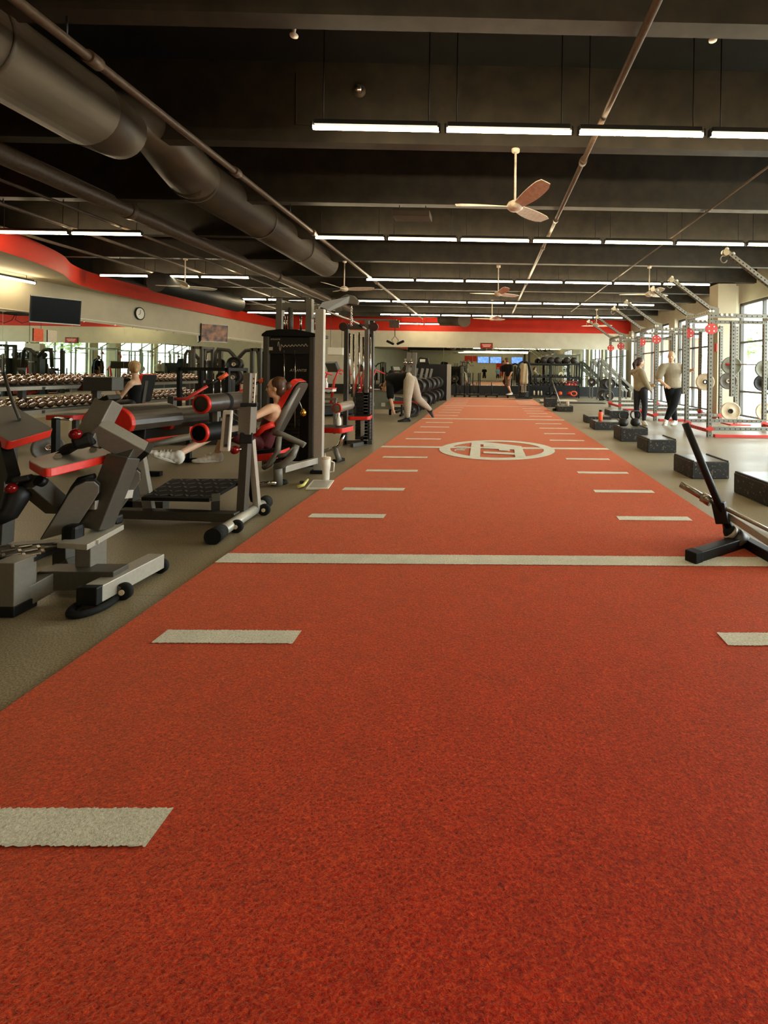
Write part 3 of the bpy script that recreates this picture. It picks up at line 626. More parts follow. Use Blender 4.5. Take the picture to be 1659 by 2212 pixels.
for px, py, r, m_, lab, Y in ((1580, 790, .225, m_plateg, 'grey-green bumper plate on the upper peg of the right rack', 11.25), (1573, 823, .2, m_plateb, 'grey plate with a white centre below the green one on the right', 11.1),
                           (1523, 825, .225, m_cream, 'round cream bumper plate hanging behind the nearest rack upright', 11.9), (1578, 888, .225, m_cream, 'round cream bumper plate low on the right rack', 11.2),
                           (1652, 797, .21, m_plateg, 'grey-green plate cut by the right frame edge, upper', 10.6), (1648, 827, .2, m_iron, 'dark iron plate cut by the right frame edge', 10.8), (1653, 889, .21, m_cream, 'cream bumper plate cut by the right frame edge', 10.7)):
    disc_plate(P(px, py, Y), (-.25, -1, 0), r, .05, m_, lab, 'bumper plates on the right racks', hubm=m_white if m_ == m_plateb else m_iron)
t = thing('barbell', 'steel barbell racked between the grey-green plates on the right', 'barbell', P(1620, 786, 11.05)); a = P(1586, 787, 11.15); b = a+V((2.0, -.25, 0))
MB().cyl(a, b, .014, n=12).build('bar_shaft', m_steel, t); MB().cyl(a-(b-a).normalized()*.2, a, .025, n=12).build('bar_sleeve', m_redsteel, t)
# column by the windows, with a paler block for its bright side
struct('trim_35', MB().box((6.5, 12.9, 1.87), (.5, .5, 3.74)), m_wallleft)           # free-standing column
struct('trim_36', MB().box((6.86, 13.05, 1.87), (.24, .2, 3.74)), m_wall)  # paler paint stands in for the brightly lit side of the column
t = thing('fire_extinguisher', 'small red box fixed to the column behind the racks', 'fire extinguisher', (6.24, 12.6, 1.9)); MB().box((6.23, 12.7, 1.98), (.03, .14, .22)).build('sign_plate', m_redsteel, t)
# step decks
def deck(x, y, L, W, H, label, rz=0):
    t = thing('step_platform', label, 'step platform', (x, y, 0), rz, 'black step platforms beside the turf')
    MB().box((0, 0, H/2), (L, W, H)).build('foam_block', m_board, t, local=True, bevel=.01)
    MB().box((0, 0, H+.003), (L-.06, W-.02, .006)).build('top_sheet', m_deck, t, local=True)
    for s in (-1, 1): MB().box((s*(L/2-.02), 0, H+.008), (.026, W-.02, .018)).build('raised_lip', m_board, t, local=True)
    return t
deck(2.87, 4.62, .5, .55, .21, 'speckled black step platform at the right edge, nearest of the line', .08)
deck(2.63, 5.72, .46, .5, .2, 'speckled black step platform, second from the camera', .05)
deck(2.72, 7.5, .46, .5, .2, 'speckled black step platform, third from the camera', .03)
deck(2.64, 8.62, .5, .5, .24, 'black step platform carrying the two kettlebells')
deck(2.62, 10.3, .66, .5, .17, 'black step platform with the orange bottle on it')
deck(2.7, 11.6, .6, .5, .16, 'black step platform, just beyond the orange bottle')
deck(3.55, 12.9, .55, .5, .2, 'black step platform behind the woman in the hoodie')
deck(2.4, 14.85, .5, .5, .16, 'low black step platform with a cream can on it')
deck(2.2, 16.7, .44, .45, .3, 'tall black foam block near the far turf edge')
t = thing('dumbbell', 'small dark dumbbell lying on the floor before the kettlebells', 'dumbbell', (2.33, 9.1, 0)); c = G(1341, 935, .06)
MB().cyl(c+V((-.09, 0, 0)), c+V((.09, .02, 0)), .016, n=10).build('handle', m_iron, t)
for s in (-1, 1): MB().cyl(c+V((s*.06, 0, 0)), c+V((s*.12, 0, 0)), .05, n=6).build('head', m_iron, t)
def kettlebell(c, label, s=1.):
    c = V(c); t = thing('kettlebell', label, 'kettlebell', c, .25, 'kettlebells'); t.scale = (s, s, s)
    MB().lathe([(.001, 0), (.06, 0), (.075, .012), (.1, .045), (.1, .08), (.088, .125), (.05, .155), (.001, .165)], n=24).build('bell', m_iron, t, local=True)
    pts = [(-.06, 0, .145), (-.1, 0, .19), (-.112, 0, .245), (-.085, 0, .295), (0, 0, .31), (.085, 0, .295), (.112, 0, .245), (.1, 0, .19), (.06, 0, .145)]
    MB().tube(pts, .017, 10).build('handle', m_iron, t, local=True); return t
kettlebell((2.5, 8.6, .255), 'left of two big iron kettlebells on the step platform', .92); kettlebell((2.75, 8.68, .255), 'right of two big iron kettlebells on the step platform', .92)
def bottle(c, prof, m_, label, cap=None, name='bottle', capmat=None):
    t = thing(name, label, 'bottle', c); MB().lathe(prof, c, n=20).build('bottle_body', m_, t)
    if cap: MB().lathe(cap, c, n=16).build('cap', capmat or m_black, t)
    return t
bottle((2.47, 10.25, .176), [(.001, 0), (.045, 0), (.048, .02), (.048, .17), (.04, .2), (.03, .21)], m_orange, 'orange drinking bottle standing on a step platform', [(.03, .205), (.036, .21), (.036, .245), (.001, .25)])
bottle((2.5, 14.8, .17), [(.001, 0), (.05, 0), (.05, .13), (.048, .14), (.001, .142)], m_cream, 'cream can standing on the low far step platform', name='can')
# landmine base, post and barbell at the right edge
t = thing('landmine_base', 'black T-shaped landmine base with a long upright tube at the right edge', 'landmine base', (1.55, 3.15, 0))
f0_, f1_ = G(1497, 1203, .045), G(1606, 1168, .045); f2_ = G(1690, 1215, .05)
MB().beam(f0_, f1_, .075, .075).build('foot_beam', m_black, t, bevel=.006); MB().beam(f0_-(f1_-f0_).normalized()*.03, f0_+(f1_-f0_).normalized()*.05, .085, .085).build('foot_cap', m_rubber, t, bevel=.008)
MB().beam(f1_, f2_, .07, .07).build('rear_beam', m_black, t, bevel=.006)
pv = P(1578, 1150, 3.32); pb_ = V((f1_.x-.05, f1_.y-.02, .06)); MB().cyl(pb_, pv+V((0, 0, -.0)), .045, .04).build('pivot_post', m_black, t)
MB().sph(pv, .05).build('pivot_joint', m_rubber, t); MB().tube([pb_+V((0, 0, -.01)), pb_.lerp(pv, .3), pb_.lerp(pv, .6), pb_.lerp(pv, .65)], [.085, .07, .068, .045], 16).build('pivot_housing', m_greyd, t); MB().lathe([(.05, 0), (.055, 0), (.055, .03), (.05, .03)], pb_.lerp(pv, .75), pv-pb_, 18).build('pivot_ring', m_silver, t)
tp = P(1480, 914, 3.42); MB().cyl(pv, tp, .028, .026, n=16).build('upright_tube', m_black, t)
MB().beam(P(1552, 1085, 3.36), P(1562, 1130, 3.34), .07, .09).build('sleeve_clamp', m_black, t, bevel=.006)
t = thing('barbell', 'worn steel barbell lying on the grey rail beside the turf edge', 'barbell', P(1560, 1090, 3.5)); a, b = P(1471, 1046, 3.55), P(1522, 1076, 3.42); c = P(1690, 1160, 3.08)
MB().cyl(a, b, .025, n=16).build('sleeve', m_steel, t); d = (b-a).normalized(); MB().cyl(b-d*.02, b+d*.05, .038, n=16).build('collar', m_steel, t); MB().cyl(b, c, .0145, n=12).build('shaft', m_steel, t)
t = thing('grey_rail', 'flat grey steel rail running out of the right frame edge', 'rail', G(1620, 1150, .1)); MB().beam(P(1565, 1103, 3.42), P(1700, 1190, 3.0), .09, .05).build('rail_beam', m_silver, t, bevel=.004); a = P(1700, 1190, 3.0); MB().beam(a, (a.x, a.y, 0), .05).build('rail_leg', m_grey, t)
a = P(1570, 1106, 3.4); MB().beam(a+V((0, .02, 0)), (a.x+.05, a.y+.05, 0), .05).build('rail_leg', m_grey, t)
# far landmine
t = thing('landmine_base', 'far black landmine base with a bar leaning up, beside the turf end', 'landmine base', G(1225, 884)); a = G(1212, 878, .08)
MB().beam(G(1196, 885, .04), G(1228, 875, .04), .07).build('foot_beam', m_black, t); MB().beam(G(1210, 876, .04), G(1232, 882, .04), .07).build('rear_beam', m_black, t); MB().cyl(a, P(1193, 823, a.y+.4), .02, n=10).build('upright_tube', m_steel, t)
# ================================================================== back of the room
t = thing('storage_shelf', 'tall black storage shelf holding balls, kettlebells and dumbbells at the back', 'shelf', (3.0, 22.6, 0)); X0, X1, YS = 1.9, 4.3, 22.55
for x in (X0, (X0+X1)/2-.15, X1):
    for y in (YS-.28, YS+.28): MB().beam((x, y, 0), (x, y, 2.2 if x == X0 else 1.7), .06).build('post', m_black, t)
SZ = [1.62, .98, .55, .08]
for z in SZ:
    MB().box(((X0+X1)/2, YS, z), (X1-X0, .6, .035)).build('shelf_board', m_black, t)
    MB().beam((X0, YS-.3, z+.02), (X1, YS-.3, z+.02), .02, .06).build('shelf_lip', m_black, t)
mdb = M('dark_leather_ball', (44, 38, 30), .55, var=.2, scale=20)
for i, x in enumerate((2.62, 2.98, 3.3, 3.75, 4.1)):
    t = thing('medicine_ball', 'dark medicine ball, '+ORD[i]+' from the left on the top shelf at the back', 'ball', (x, YS, SZ[0]+.02), 0, 'medicine balls on the top shelf')
    MB().sph((x, YS, SZ[0]+.195), .175, 20, 13).build('ball_shell', mdb, t); MB().lathe([(.176, -.006), (.178, 0), (.176, .006)], (x, YS, SZ[0]+.195), (.3, 0, 1), 24).build('seam', m_black, t)
def minibell(x, z, m_, label, k=1.):
    t = kettlebell((x, YS, z), label, k); 
    for o in kids(t): o.data.materials[0] = m_
    return t
kb0 = kettlebell((2.1, YS-.1, SZ[2]+.02), 'small black kettlebell on the third shelf at the back', .8); kb0['group'] = 'black kettlebells on the third shelf'
kb0['label'] = 'black kettlebell, first from the left on the third shelf at the back'
for i in range(1, 9): dup(kb0, (2.1+.19*i, YS-.1, SZ[2]+.02), None, 'black kettlebell, %s from the left on the third shelf at the back' % ORD[i])
kr = kettlebell((3.72, YS-.1, SZ[2]+.02), 'red kettlebell on the third shelf at the back', .8); kr['group'] = 'red kettlebells on the third shelf'
for o in kids(kr): o.data = o.data.copy(); o.data.materials[0] = m_redsteel
kr['label'] = 'red kettlebell, first from the left on the third shelf at the back'; kr.location.x = 3.78
for i, x in enumerate((3.96, 4.14)): dup(kr, (x, YS-.1, SZ[2]+.02), None, 'red kettlebell, %s from the left on the third shelf at the back' % ORD[i+1])
for i, x in enumerate((2.15, 2.35, 2.5)): bottle((x, YS-.2, SZ[3]+.02), [(.001, 0), (.04, 0), (.04, .2), (.02, .24)], m_cream, 'pale bottle, '+ORD[i]+' from the left on the bottom shelf', [(.022, .235), (.022, .27), (.001, .27)])
for i, (x, m_, nm) in enumerate(((2.8, m_urethane, 'black'), (2.98, m_urethane, 'black'), (3.16, m_urethane, 'black'), (3.42, m_orange, 'orange'), (3.86, m_redsteel, 'red'))):
    t = thing('slam_ball', '%s slam ball, %s from the left on the bottom shelf' % (nm, ORD[i]), 'ball', (x, YS-.1, SZ[3]+.02)); MB().sph((x, YS-.12, SZ[3]+.13), .11).build('ball_shell', m_, t); MB().cyl((x, YS-.12, SZ[3]+.235), (x, YS-.12, SZ[3]+.25), .012, n=8).build('valve', m_black, t)
t = thing('resistance_band_pile', 'bright orange loop of thick band on the bottom shelf at the right', 'exercise band', (4.08, YS-.2, SZ[3]+.02))
MB().tube([(4.05+.14*math.cos(q), YS-.3, SZ[3]+.14+.1*math.sin(q)) for q in [2*pi*k/16 for k in range(16)]], .035, 8, cyc=True).build('band_loop', m_orange, t)
rb = random.Random(5)
d0 = None
for i in range(9):
    x = 2.0+.24*i; z = SZ[1]+.018
    if d0 is None:
        d0 = thing('dumbbell', 'dark dumbbell, first from the left on the second shelf at the back', 'dumbbell', (x, YS, z), 0, 'dumbbells on the second shelf'); MB().cyl((-.0, -.1, .06), (0, .1, .06), .014, n=8).build('handle', m_chrome, d0, local=True)
        for s in (-1, 1): MB().cyl((0, s*.05, .06), (0, s*.14, .06), .058, n=10).build('head', m_iron, d0, local=True)
    else: dup(d0, (x, YS+rb.uniform(-.03, .03), z), rb.uniform(-.3, .3), 'dark dumbbell, %s from the left on the second shelf at the back' % ORD[i])
# floor clutter before the shelf
t = thing('floor_mat', 'thin tan exercise mat on the floor before the storage shelf', 'mat', (2.9, 20.2, 0)); MB().box((3.0, 20.3, .012), (1.6, .6, .024)).build('mat_sheet', m_cream, t)
t = thing('floor_mat', 'thin dark rolled-out mat in front of the tan mat', 'mat', (3.2, 18.6, 0)); MB().box((3.35, 18.7, .012), (2.6, .5, .024)).build('mat_sheet', m_black, t)
# plate-loaded incline machine right of the shelf, and a second one behind it
def sledrack(x, y, label, s=1.):
    t = thing('leg_press_machine', label, 'exercise machine', (x, y, 0))
    for d in (-.3, .3):
        MB().beam((x-.9, y+d, 1.85), (x+.75, y+d, .35), .08, .1).build('incline_rail', m_rig, t); MB().beam((x-.9, y+d, 1.85), (x-.95, y+d, 0), .07).build('front_leg', m_greyd, t); MB().beam((x+.7, y+d, .4), (x+.7, y+d, 0), .07).build('rear_leg', m_greyd, t)
    MB().beam((x-.3, y-.5, 1.02), (x-.3, y+.5, 1.02), .05).build('loading_bar', m_steel, t); MB().box((x+.2, y, .75), (.5, .5, .06), R=Matrix.Rotation(.74, 3, 'Y')).build('back_pad', m_vinyl, t, bevel=.02)
    for k in range(5): MB().beam((x-.75+.22*k, y-.3, 1.78-.2*k), (x-.75+.22*k, y+.3, 1.78-.2*k), .03).build('rung', m_steel, t)
    return t
sledrack(5.9, 21.0, 'grey inclined plate-loaded machine right of the ball shelf'); sledrack(5.9, 22.6, 'second inclined machine half hidden behind the first at the back')
for i, (px, py, Y, r) in enumerate(((1318, 829, 20.3, .24), (1308, 829, 20.6, .24), (1314, 850, 20.2, .24), (1302, 850, 20.6, .24), (1278, 826, 21.5, .2))):
    c = P(px, py, Y); c.z = min(c.z, .245) if py == 850 else c.z
    disc_plate(c, (-.1, -1, 0), r, .06, m_urethane, 'black plate with a grey hub, %s from the right by the incline machine' % ORD[i], 'black plates on the incline machine', letters=True)
# black plyo stand with hanging jacket, sleds along the turf end
t = thing('sled_stand', 'black upright push sled carrying a coat at the right of the turf end', 'sled', (1.5, 20.4, 0))
MB().box((1.5, 20.35, .1), (.75, .5, .08)).build('skid_plate', m_black, t, bevel=.02)
for s in (-.22, .22): MB().beam((1.5+s, 20.35, .1), (1.5+s*.8, 20.45, 1.35), .07).build('push_post', m_black, t)
for k in range(4): MB().cyl((1.5, 20.35, .16+.06*k), (1.5, 20.35, .2+.06*k), .21, n=20).build('loaded_plate', m_iron, t)
MB().tube([(1.2, 20.4, .75), (1.17, 20.4, 1.2), (1.3, 20.4, 1.62), (1.5, 20.42, 1.72), (1.7, 20.4, 1.62), (1.82, 20.4, 1.2), (1.8, 20.4, .8)], .045, 8).build('hoop', m_black, t)
t = thing('hanging_jacket', 'beige garment with long straps hanging on the black push sled', 'jacket', (1.5, 20.2, .7)); mb = MB(); g = []
for j in range(9):
    z = 1.6-.11*j; wd = .1+.06*min(1, j/2)+.01*math.sin(j*2)
    for i in range(9):
        u = i/8*2-1; g.append(V((1.49+u*wd, 20.18-.03*math.cos(u*6+j*.3)-.05*(1-u*u), z)))
for sgn in (1,): mb.add(g, [(j*9+i, j*9+i+1, j*9+i+10, j*9+i+9) for j in range(8) for i in range(8)], True)
ob = mb.build('cloth_body', m_beigecloth, t); md = ob.modifiers.new('thick', 'SOLIDIFY'); md.thickness = .02
for k in range(3): MB().beam((1.41+.08*k, 20.14, .75), (1.41+.08*k, 20.14, .34), .035, .012).build('strap', m_beigecloth, t)
for i, (px, w_) in enumerate(((990, .55), (1022, .5), (1062, .62), (1115, .75))):
    p = G(px, 861 if i < 3 else 864); y = 21.95 if i < 3 else 21.6
    t = thing('weight_sled', 'low black push sled at the turf end, %s from the left' % ORD[i], 'sled', (p.x, y, 0), 0, 'black sleds along the turf end')
    for s in (-1, 1): MB().box((p.x+s*(w_/2-.05), y, .06), (.08, .6, .07)).build('runner', m_black, t, bevel=.015)
    MB().box((p.x, y, .13), (w_, .5, .06)).build('deck', m_black, t, bevel=.01)
    if i < 3: MB().cyl((p.x, y, .15), (p.x, y, .62), .022, n=10).build('plate_post', m_iron, t)
    if i == 0 or i == 1:
        for s in (-.2, .2): MB().cyl((p.x+s, y+.2, .15), (p.x+s, y+.2, 1.15), .025, n=8).build('push_handle', m_black, t)
# ================================================================== left side: strength machines
def text(s, c, right, up, h, mat, parent, name='lettering', ital=0., label=None):
    cu = bpy.data.curves.new(name, 'FONT'); cu.body = s; cu.size = h; cu.extrude = .0008; cu.align_x = 'CENTER'; cu.align_y = 'CENTER'; cu.shear = ital
    tmp = bpy.data.objects.new('tmp_text', cu); C.objects.link(tmp); dg = bpy.context.evaluated_depsgraph_get(); me = bpy.data.meshes.new_from_object(tmp.evaluated_get(dg)); bpy.data.objects.remove(tmp)
    r = V(right).normalized(); u = V(up).normalized(); n = r.cross(u); c = V(c); mw = Matrix(((r.x, u.x, n.x, c.x), (r.y, u.y, n.y, c.y), (r.z, u.z, n.z, c.z), (0, 0, 0, 1)))
    me.transform(wmat(parent).inverted() @ mw); me.materials.clear(); me.materials.append(mat); o = bpy.data.objects.new(name, me); C.objects.link(o); o.parent = parent; WM[o.name] = wmat(parent); me.name = name
    if label: o['label'] = label
    return o
def roller(parent, a, b, r, mat=None, band=None, ring=m_redv):
    a, b = V(a), V(b); d = (b-a).normalized(); L = (b-a).length
    o = MB().lathe([(.001, .006), (r*.8, .0), (r*.97, .012), (r, .03), (r, L-.03), (r*.96, L-.008), (r*.8, L), (.001, L)], a, d, 28).build('foam_roller', mat or m_vinyl, parent)
    MB().lathe([(r*.8, -.004), (r*.93, -.008), (r*1.02, .004), (r*1.02, .022), (r*.95, .024)], a, d, 28).build('roller_rim', ring, o, label='red rim of the roller')
    if band: MB().lathe([(r*1.01, L*band), (r*1.02, L*band+.005), (r*1.02, L*band+.045), (r*1.01, L*band+.05)], a, d, 28).build('strap', m_rubber, o)
    return o
def wheel(parent, c, r=.045, ax=(0, 1, 0), w=.03):
    c = V(c); a = V(ax).normalized(); o = MB().lathe([(.012, -w/2), (r*.8, -w/2), (r, -w/3), (r, w/3), (r*.8, w/2), (.012, w/2)], c, a, 22).build('wheel', m_rubber, parent)
    MB().cyl(c-a*(w/2+.006), c+a*(w/2+.006), r*.32, n=14).build('wheel_hub', m_cream, o); return o
# ---- near leg machine at the lower left
t = thing('glute_machine', 'grey leg machine with two tilted foot plates and transport wheels, nearest at the left', 'exercise machine', (-2.3, 2.65, 0))
MB().beam(G(192, 1287, .08), G(338, 1211, .08), .1, .085).build('stabiliser_bar', m_silver, t, bevel=.004)
MB().beam(G(186, 1290, .08), G(202, 1281, .08), .106, .092).build('end_cap', m_black, t, bevel=.006)
c = G(203, 1312, .0); MB().tube([c+V((.075*math.cos(q), .11*math.sin(q), .018)) for q in [2*pi*i/24 for i in range(24)]], .018, 10, cyc=True).build('rubber_foot', m_rubber, t)
for px, py in ((268, 1277), (347, 1222)):
    c = G(px, py, .045); wheel(t, c); MB().beam(c+V((-.1, 0, .03)), c+V((-.01, 0, .005)), .035, .05).build('wheel_bracket', m_greyd, t, bevel=.003)
m1, m2, m3 = G(262, 1246, .1), G(100, 1246, .1), G(30, 1296, .06)
MB().beam(m1, m2, .11, .1).build('base_beam', m_greyd, t, bevel=.004); MB().beam(m2+V((.05, 0, 0)), m3, .1, .1).build('base_beam', m_grey, t, bevel=.004)
MB().beam(m3+V((0, 0, -.02)), (m3.x, m3.y, .27), .115, .115, up=(0, 1, 0)).build('tread_post', m_grey, t, bevel=.004); MB().box((m3.x, m3.y, .028), (.122, .122, .055)).build('end_cap', m_black, t, bevel=.005)
q = [G(-70, 1176, .26), G(134, 1178, .26), G(74, 1204, .26), G(-70, 1206, .26)]
tp_ = MB().prism(q, V((0, 0, -.025))).build('tread_plate', m_black, t, bevel=.004)
mb = MB()
for i in range(7):
    for j in range(3):
        a = q[3].lerp(q[2], (i+.5)/7); b = q[0].lerp(q[1], (i+.5)/7); c = a.lerp(b, (j+.5)/3); mb.box(c+V((0, 0, .003)), (.05, .012, .006), rz=.7*(-1)**(i+j))
ob = mb.build('tread_rib', m_steel, tp_); ob['kind'] = 'stuff'
MB().beam(P(197, 1168, 2.62), P(197, 1246, 2.62), .085, .11, up=(0, 1, 0)).build('main_post', m_grey, t, bevel=.004)
MB().beam(P(142, 1168, 2.8), P(142, 1240, 2.8), .08, .09, up=(0, 1, 0)).build('rear_post', m_greyd, t, bevel=.004)
MB().beam(P(165, 1215, 2.72), P(120, 1250, 2.78), .08, .08).build('brace', m_greyd, t, bevel=.004)
c = P(206, 1171, 2.565); MB().box(c, (.04, .002, .022)).build('sticker', m_white, t, label='small white sticker')
q = [G(123, 1172, .3), G(188, 1177, .3), G(268, 1133, .3), G(206, 1131, .3)]; MB().prism(q, V((0, 0, -.03))).build('pivot_plate', m_silver, t, bevel=.003)
MB().box(P(158, 1152, 2.6), (.085, .07, .1)).build('pivot_block', m_black, t, bevel=.02); MB().box(P(248, 1122, 2.9), (.07, .06, .06)).build('pivot_block', m_black, t, bevel=.015)
MB().cyl(P(205, 1128, 2.75), P(238, 1116, 2.85), .02).build('pivot_shaft', m_chrome, t)
MB().beam(P(268, 985, 2.82), P(206, 1140, 2.72), .13, .11, up=(0, 1, 0)).build('lever_arm', m_greyd, t, bevel=.006)
MB().beam(P(196, 1092, 2.68), P(228, 1082, 2.78), .05, .05).build('plate_bracket', m_silver, t, bevel=.003); MB().beam(P(240, 1070, 2.78), P(282, 1066, 2.88), .05, .05).build('plate_bracket', m_silver, t, bevel=.003)
def footplate(pts, Y, dY):
    ps = [P(x, y, Y+dY*(i/len(pts))) for i, (x, y) in enumerate(pts)]; n = V((-.34, .5, .2)).normalized()
    c = sum(ps, V((0, 0, 0)))/len(ps); ps = [p - n*((p-c).dot(n)) for p in ps]
    o = MB().prism(ps, n*.012).build('foot_plate', m_grey, t, bevel=.004); MB().prism([p+n*.012 + (p-c)*.04 for p in ps], n*.022).build('rubber_pad', m_rubber, o, bevel=.006)
footplate([(92, 1156), (128, 1098), (150, 1060), (165, 1043), (185, 1038), (203, 1043), (212, 1057), (211, 1075), (192, 1105), (170, 1138), (150, 1157)], 2.62, 0)
footplate([(240, 1110), (262, 1066), (276, 1028), (284, 1015), (296, 1014), (303, 1024), (303, 1042), (282, 1076), (258, 1108)], 2.9, 0)
MB().tube([P(108, 1150, 2.7), P(160, 1052, 2.7), P(172, 1036, 2.7), P(205, 1028, 2.72)], .016, 8).build('foot_plate_rim', m_black, t)
MB().beam(P(62, 1040, 2.5), P(128, 1096, 2.68), .1, .085, up=(0, 1, 0)).build('adjuster_arm', m_greyd, t, bevel=.005)
MB().beam(P(30, 1038, 2.46), P(68, 1030, 2.5), .03, .12, up=(0, 1, 0)).build('adjuster_clamp', m_black, t, bevel=.008); MB().cyl(P(82, 1038, 2.47), P(94, 1042, 2.5), .025).build('adjuster_knob', m_black, t)
MB().sph(P(24, 1055, 2.42), .026).build('red_ball_knob', m_redpl, t); MB().cyl(P(26, 1056, 2.43), P(44, 1052, 2.48), .012).build('knob_stem', m_chrome, t)
MB().tube([P(48, 1048, 2.5), P(34, 1078, 2.48), P(20, 1108, 2.44), P(-30, 1130, 2.4)], [.06, .055, .045, .04], 12).build('lower_link', m_black, t)
MB().beam(P(236, 868, 2.86), P(186, 962, 2.74), .11, .1, up=(0, 1, 0)).build('upper_arm', m_grey, t, bevel=.005); MB().box(P(233, 864, 2.86), (.09, .1, .03), R=Matrix.Rotation(-.5, 3, 'Y')).build('end_cap', m_black, t, bevel=.004)
MB().beam(P(204, 924, 2.76), P(303, 978, 2.9), .115, .1, up=(0, 1, 0)).build('upper_arm', m_grey, t, bevel=.005); MB().beam(P(300, 976, 2.9), P(313, 984, 2.92), .118, .103, up=(0, 1, 0)).build('end_cap', m_black, t, bevel=.004)
MB().beam(P(282, 968, 2.88), P(262, 1002, 2.83), .11, .1, up=(0, 1, 0)).build('arm_joint', m_greyd, t, bevel=.004)
MB().sph(P(163, 938, 2.66), .031).build('red_ball_knob', m_redpl, t); MB().cyl(P(166, 940, 2.68), P(188, 945, 2.74), .02).build('knob_stem', m_chrome, t)
MB().beam(P(160, 958, 2.7), P(206, 946, 2.74), .08, .09, up=(0, 1, 0)).build('pad_clamp', m_black, t, bevel=.02)
cr = [G(58, 993, .72), G(96, 1014, .72), G(246, 979, .72), G(203, 953, .72)]; cp = []
for i in range(4):
    a_, b_, c_ = cr[i-1], cr[i], cr[(i+1) % 4]; p_, q_ = b_+(a_-b_).normalized()*.07, b_+(c_-b_).normalized()*.07
    cp += [p_.lerp(b_, f).lerp(b_.lerp(q_, f), f) for f in (0, .25, .5, .75, 1)]
o = MB().prism(cp, V((.01, -.008, -.046)), 0, 2, 1).build('chest_pad', [m_grey, m_redv, m_vinyl], t, bevel=.006, seg=3)
for px, py in ((125, 986), (201, 971)): MB().cyl(G(px, py, .715), G(px, py, .73), .02, n=6).build('pad_bolt', m_steel, o)
MB().beam(P(185, 950, 2.74), (-2.55, 2.8, .722), .06, .02).build('pad_bracket', m_black, t)
# ---- seat whose black pad is cut by the left edge
t = thing('preacher_bench', 'bench with a big tilted black pad edged in red, cut by the left frame edge', 'exercise bench', (-3.1, 2.9, 0))
A, B, D = P(20, 955, 2.62), P(118, 927, 3.1), P(-75, 892, 2.95); u_ = (B-A); v_ = (D-A); n_ = u_.cross(v_).normalized(); c = A+u_/2+v_/2
pad(t, 'black_pad', c-n_*.05, u_, v_, u_.length, v_.length*1.0, .05, r=.05, back=m_black)
MB().beam(c-n_*.08, (c.x-.05, c.y, .1), .08).build('pad_post', m_greyd, t, bevel=.004); MB().beam((c.x-.4, c.y-.1, .05), (c.x+.25, c.y+.1, .05), .08).build('base_beam', m_greyd, t, bevel=.004)
MB().tube([P(8, 805, 3.3), P(22, 855, 3.2), P(42, 905, 3.1)], .009, 8).build('handle_bar', m_greyd, t); MB().beam(P(8, 960, 2.7), P(28, 1035, 2.6), .05, .07).build('seat_link', m_black, t)
# ---- stand with a white measuring strip and wheeled foot bar
t = thing('leg_curl_stand', 'grey wheeled stand with a tall post, white marked strip and tread platform', 'exercise machine', (-2.3, 3.8, 0))
a, b = G(462, 1158, .055), G(572, 1086, .055); MB().cyl(a, b, .042, n=20).build('foot_bar', m_silver, t); d = (b-a).normalized()
MB().cyl(a-d*.02, a+d*.1, .06, .052).build('rubber_end', m_rubber, t); MB().cyl(b-d*.06, b+d*.03, .052, .058).build('rubber_end', m_rubber, t)
for px, py in ((511, 1137), (571, 1101)): wheel(t, G(px, py, .048), .05)
s0, s1 = P(523, 1108, 3.78), P(537, 812, 3.84)
MB().beam(s0, P(532, 952, 3.8), .062, .07, up=(0, 1, 0)).build('lower_post', m_greyd, t, bevel=.003); MB().beam(P(556, 1098, 3.95), P(543, 950, 3.85), .045, .05, up=(0, 1, 0)).build('lower_post', m_silver, t, bevel=.003)
MB().beam(P(532, 940, 3.8), P(537, 806, 3.84), .055, .06, up=(0, 1, 0)).build('upper_post', m_grey, t, bevel=.003)
st = MB().beam(P(545, 876, 3.795), P(549.5, 806, 3.8), .028, .012, up=(0, 1, 0)).build('measuring_strip', m_white, t, label='white strip with black marks'); mb = MB()
for k in range(6): MB().box(P(546+.4*k, 868-10*k, 3.785), (.008, .002, .012)).build('strip_mark', m_black, st)
MB().beam(P(533, 937, 3.8), P(536, 877, 3.8), .1, .1, up=(0, 1, 0)).build('sliding_collar', m_grey, t, bevel=.004); MB().beam(P(521, 874, 3.78), P(556, 874, 3.82), .1, .03).build('collar_lip', m_black, t, bevel=.004)
MB().beam(P(518, 945, 3.78), P(546, 945, 3.82), .1, .09).build('collar_clamp', m_black, t, bevel=.008); MB().sph(P(507, 972, 3.72), .034).build('red_ball_knob', m_redpl, t); MB().cyl(P(510, 972, 3.74), P(528, 968, 3.8), .014).build('knob_stem', m_chrome, t)
pp = MB().beam(P(486, 975, 3.68), P(493, 886, 3.72), .075, .03, up=(0, 1, 0)).build('white_slide_plate', m_white, t, bevel=.01, label='white grooved plate'); MB().beam(P(487, 966, 3.66), P(493, 895, 3.7), .032, .008, up=(0, 1, 0)).build('slide_groove', m_grey, pp)
for px, py in ((488, 962), (493, 898)): MB().cyl(P(px, py, 3.64), P(px, py, 3.66), .012, n=8).build('slide_bolt', m_black, pp)
MB().beam(P(494, 928, 3.73), P(528, 922, 3.8), .05, .045).build('slide_arm', m_silver, t, bevel=.003)
MB().beam(G(512, 1116, .07), G(262, 1108, .07), .08, .07).build('base_beam', m_greyd, t, bevel=.004)
q = [G(305, 1074, .24), G(452, 1077, .24), G(528, 1034, .24), G(372, 1034, .24)]; o = MB().prism(q, V((0, 0, -.028))).build('tread_platform', m_rubber, t, bevel=.004); mb = MB()
for i in range(9):
    for j in range(5):
        c = q[0].lerp(q[1], (i+.5)/9).lerp(q[3].lerp(q[2], (i+.5)/9), (j+.5)/5); mb.box(c+V((0, 0, .003)), (.05, .012, .005), rz=.7*(-1)**(i+j))
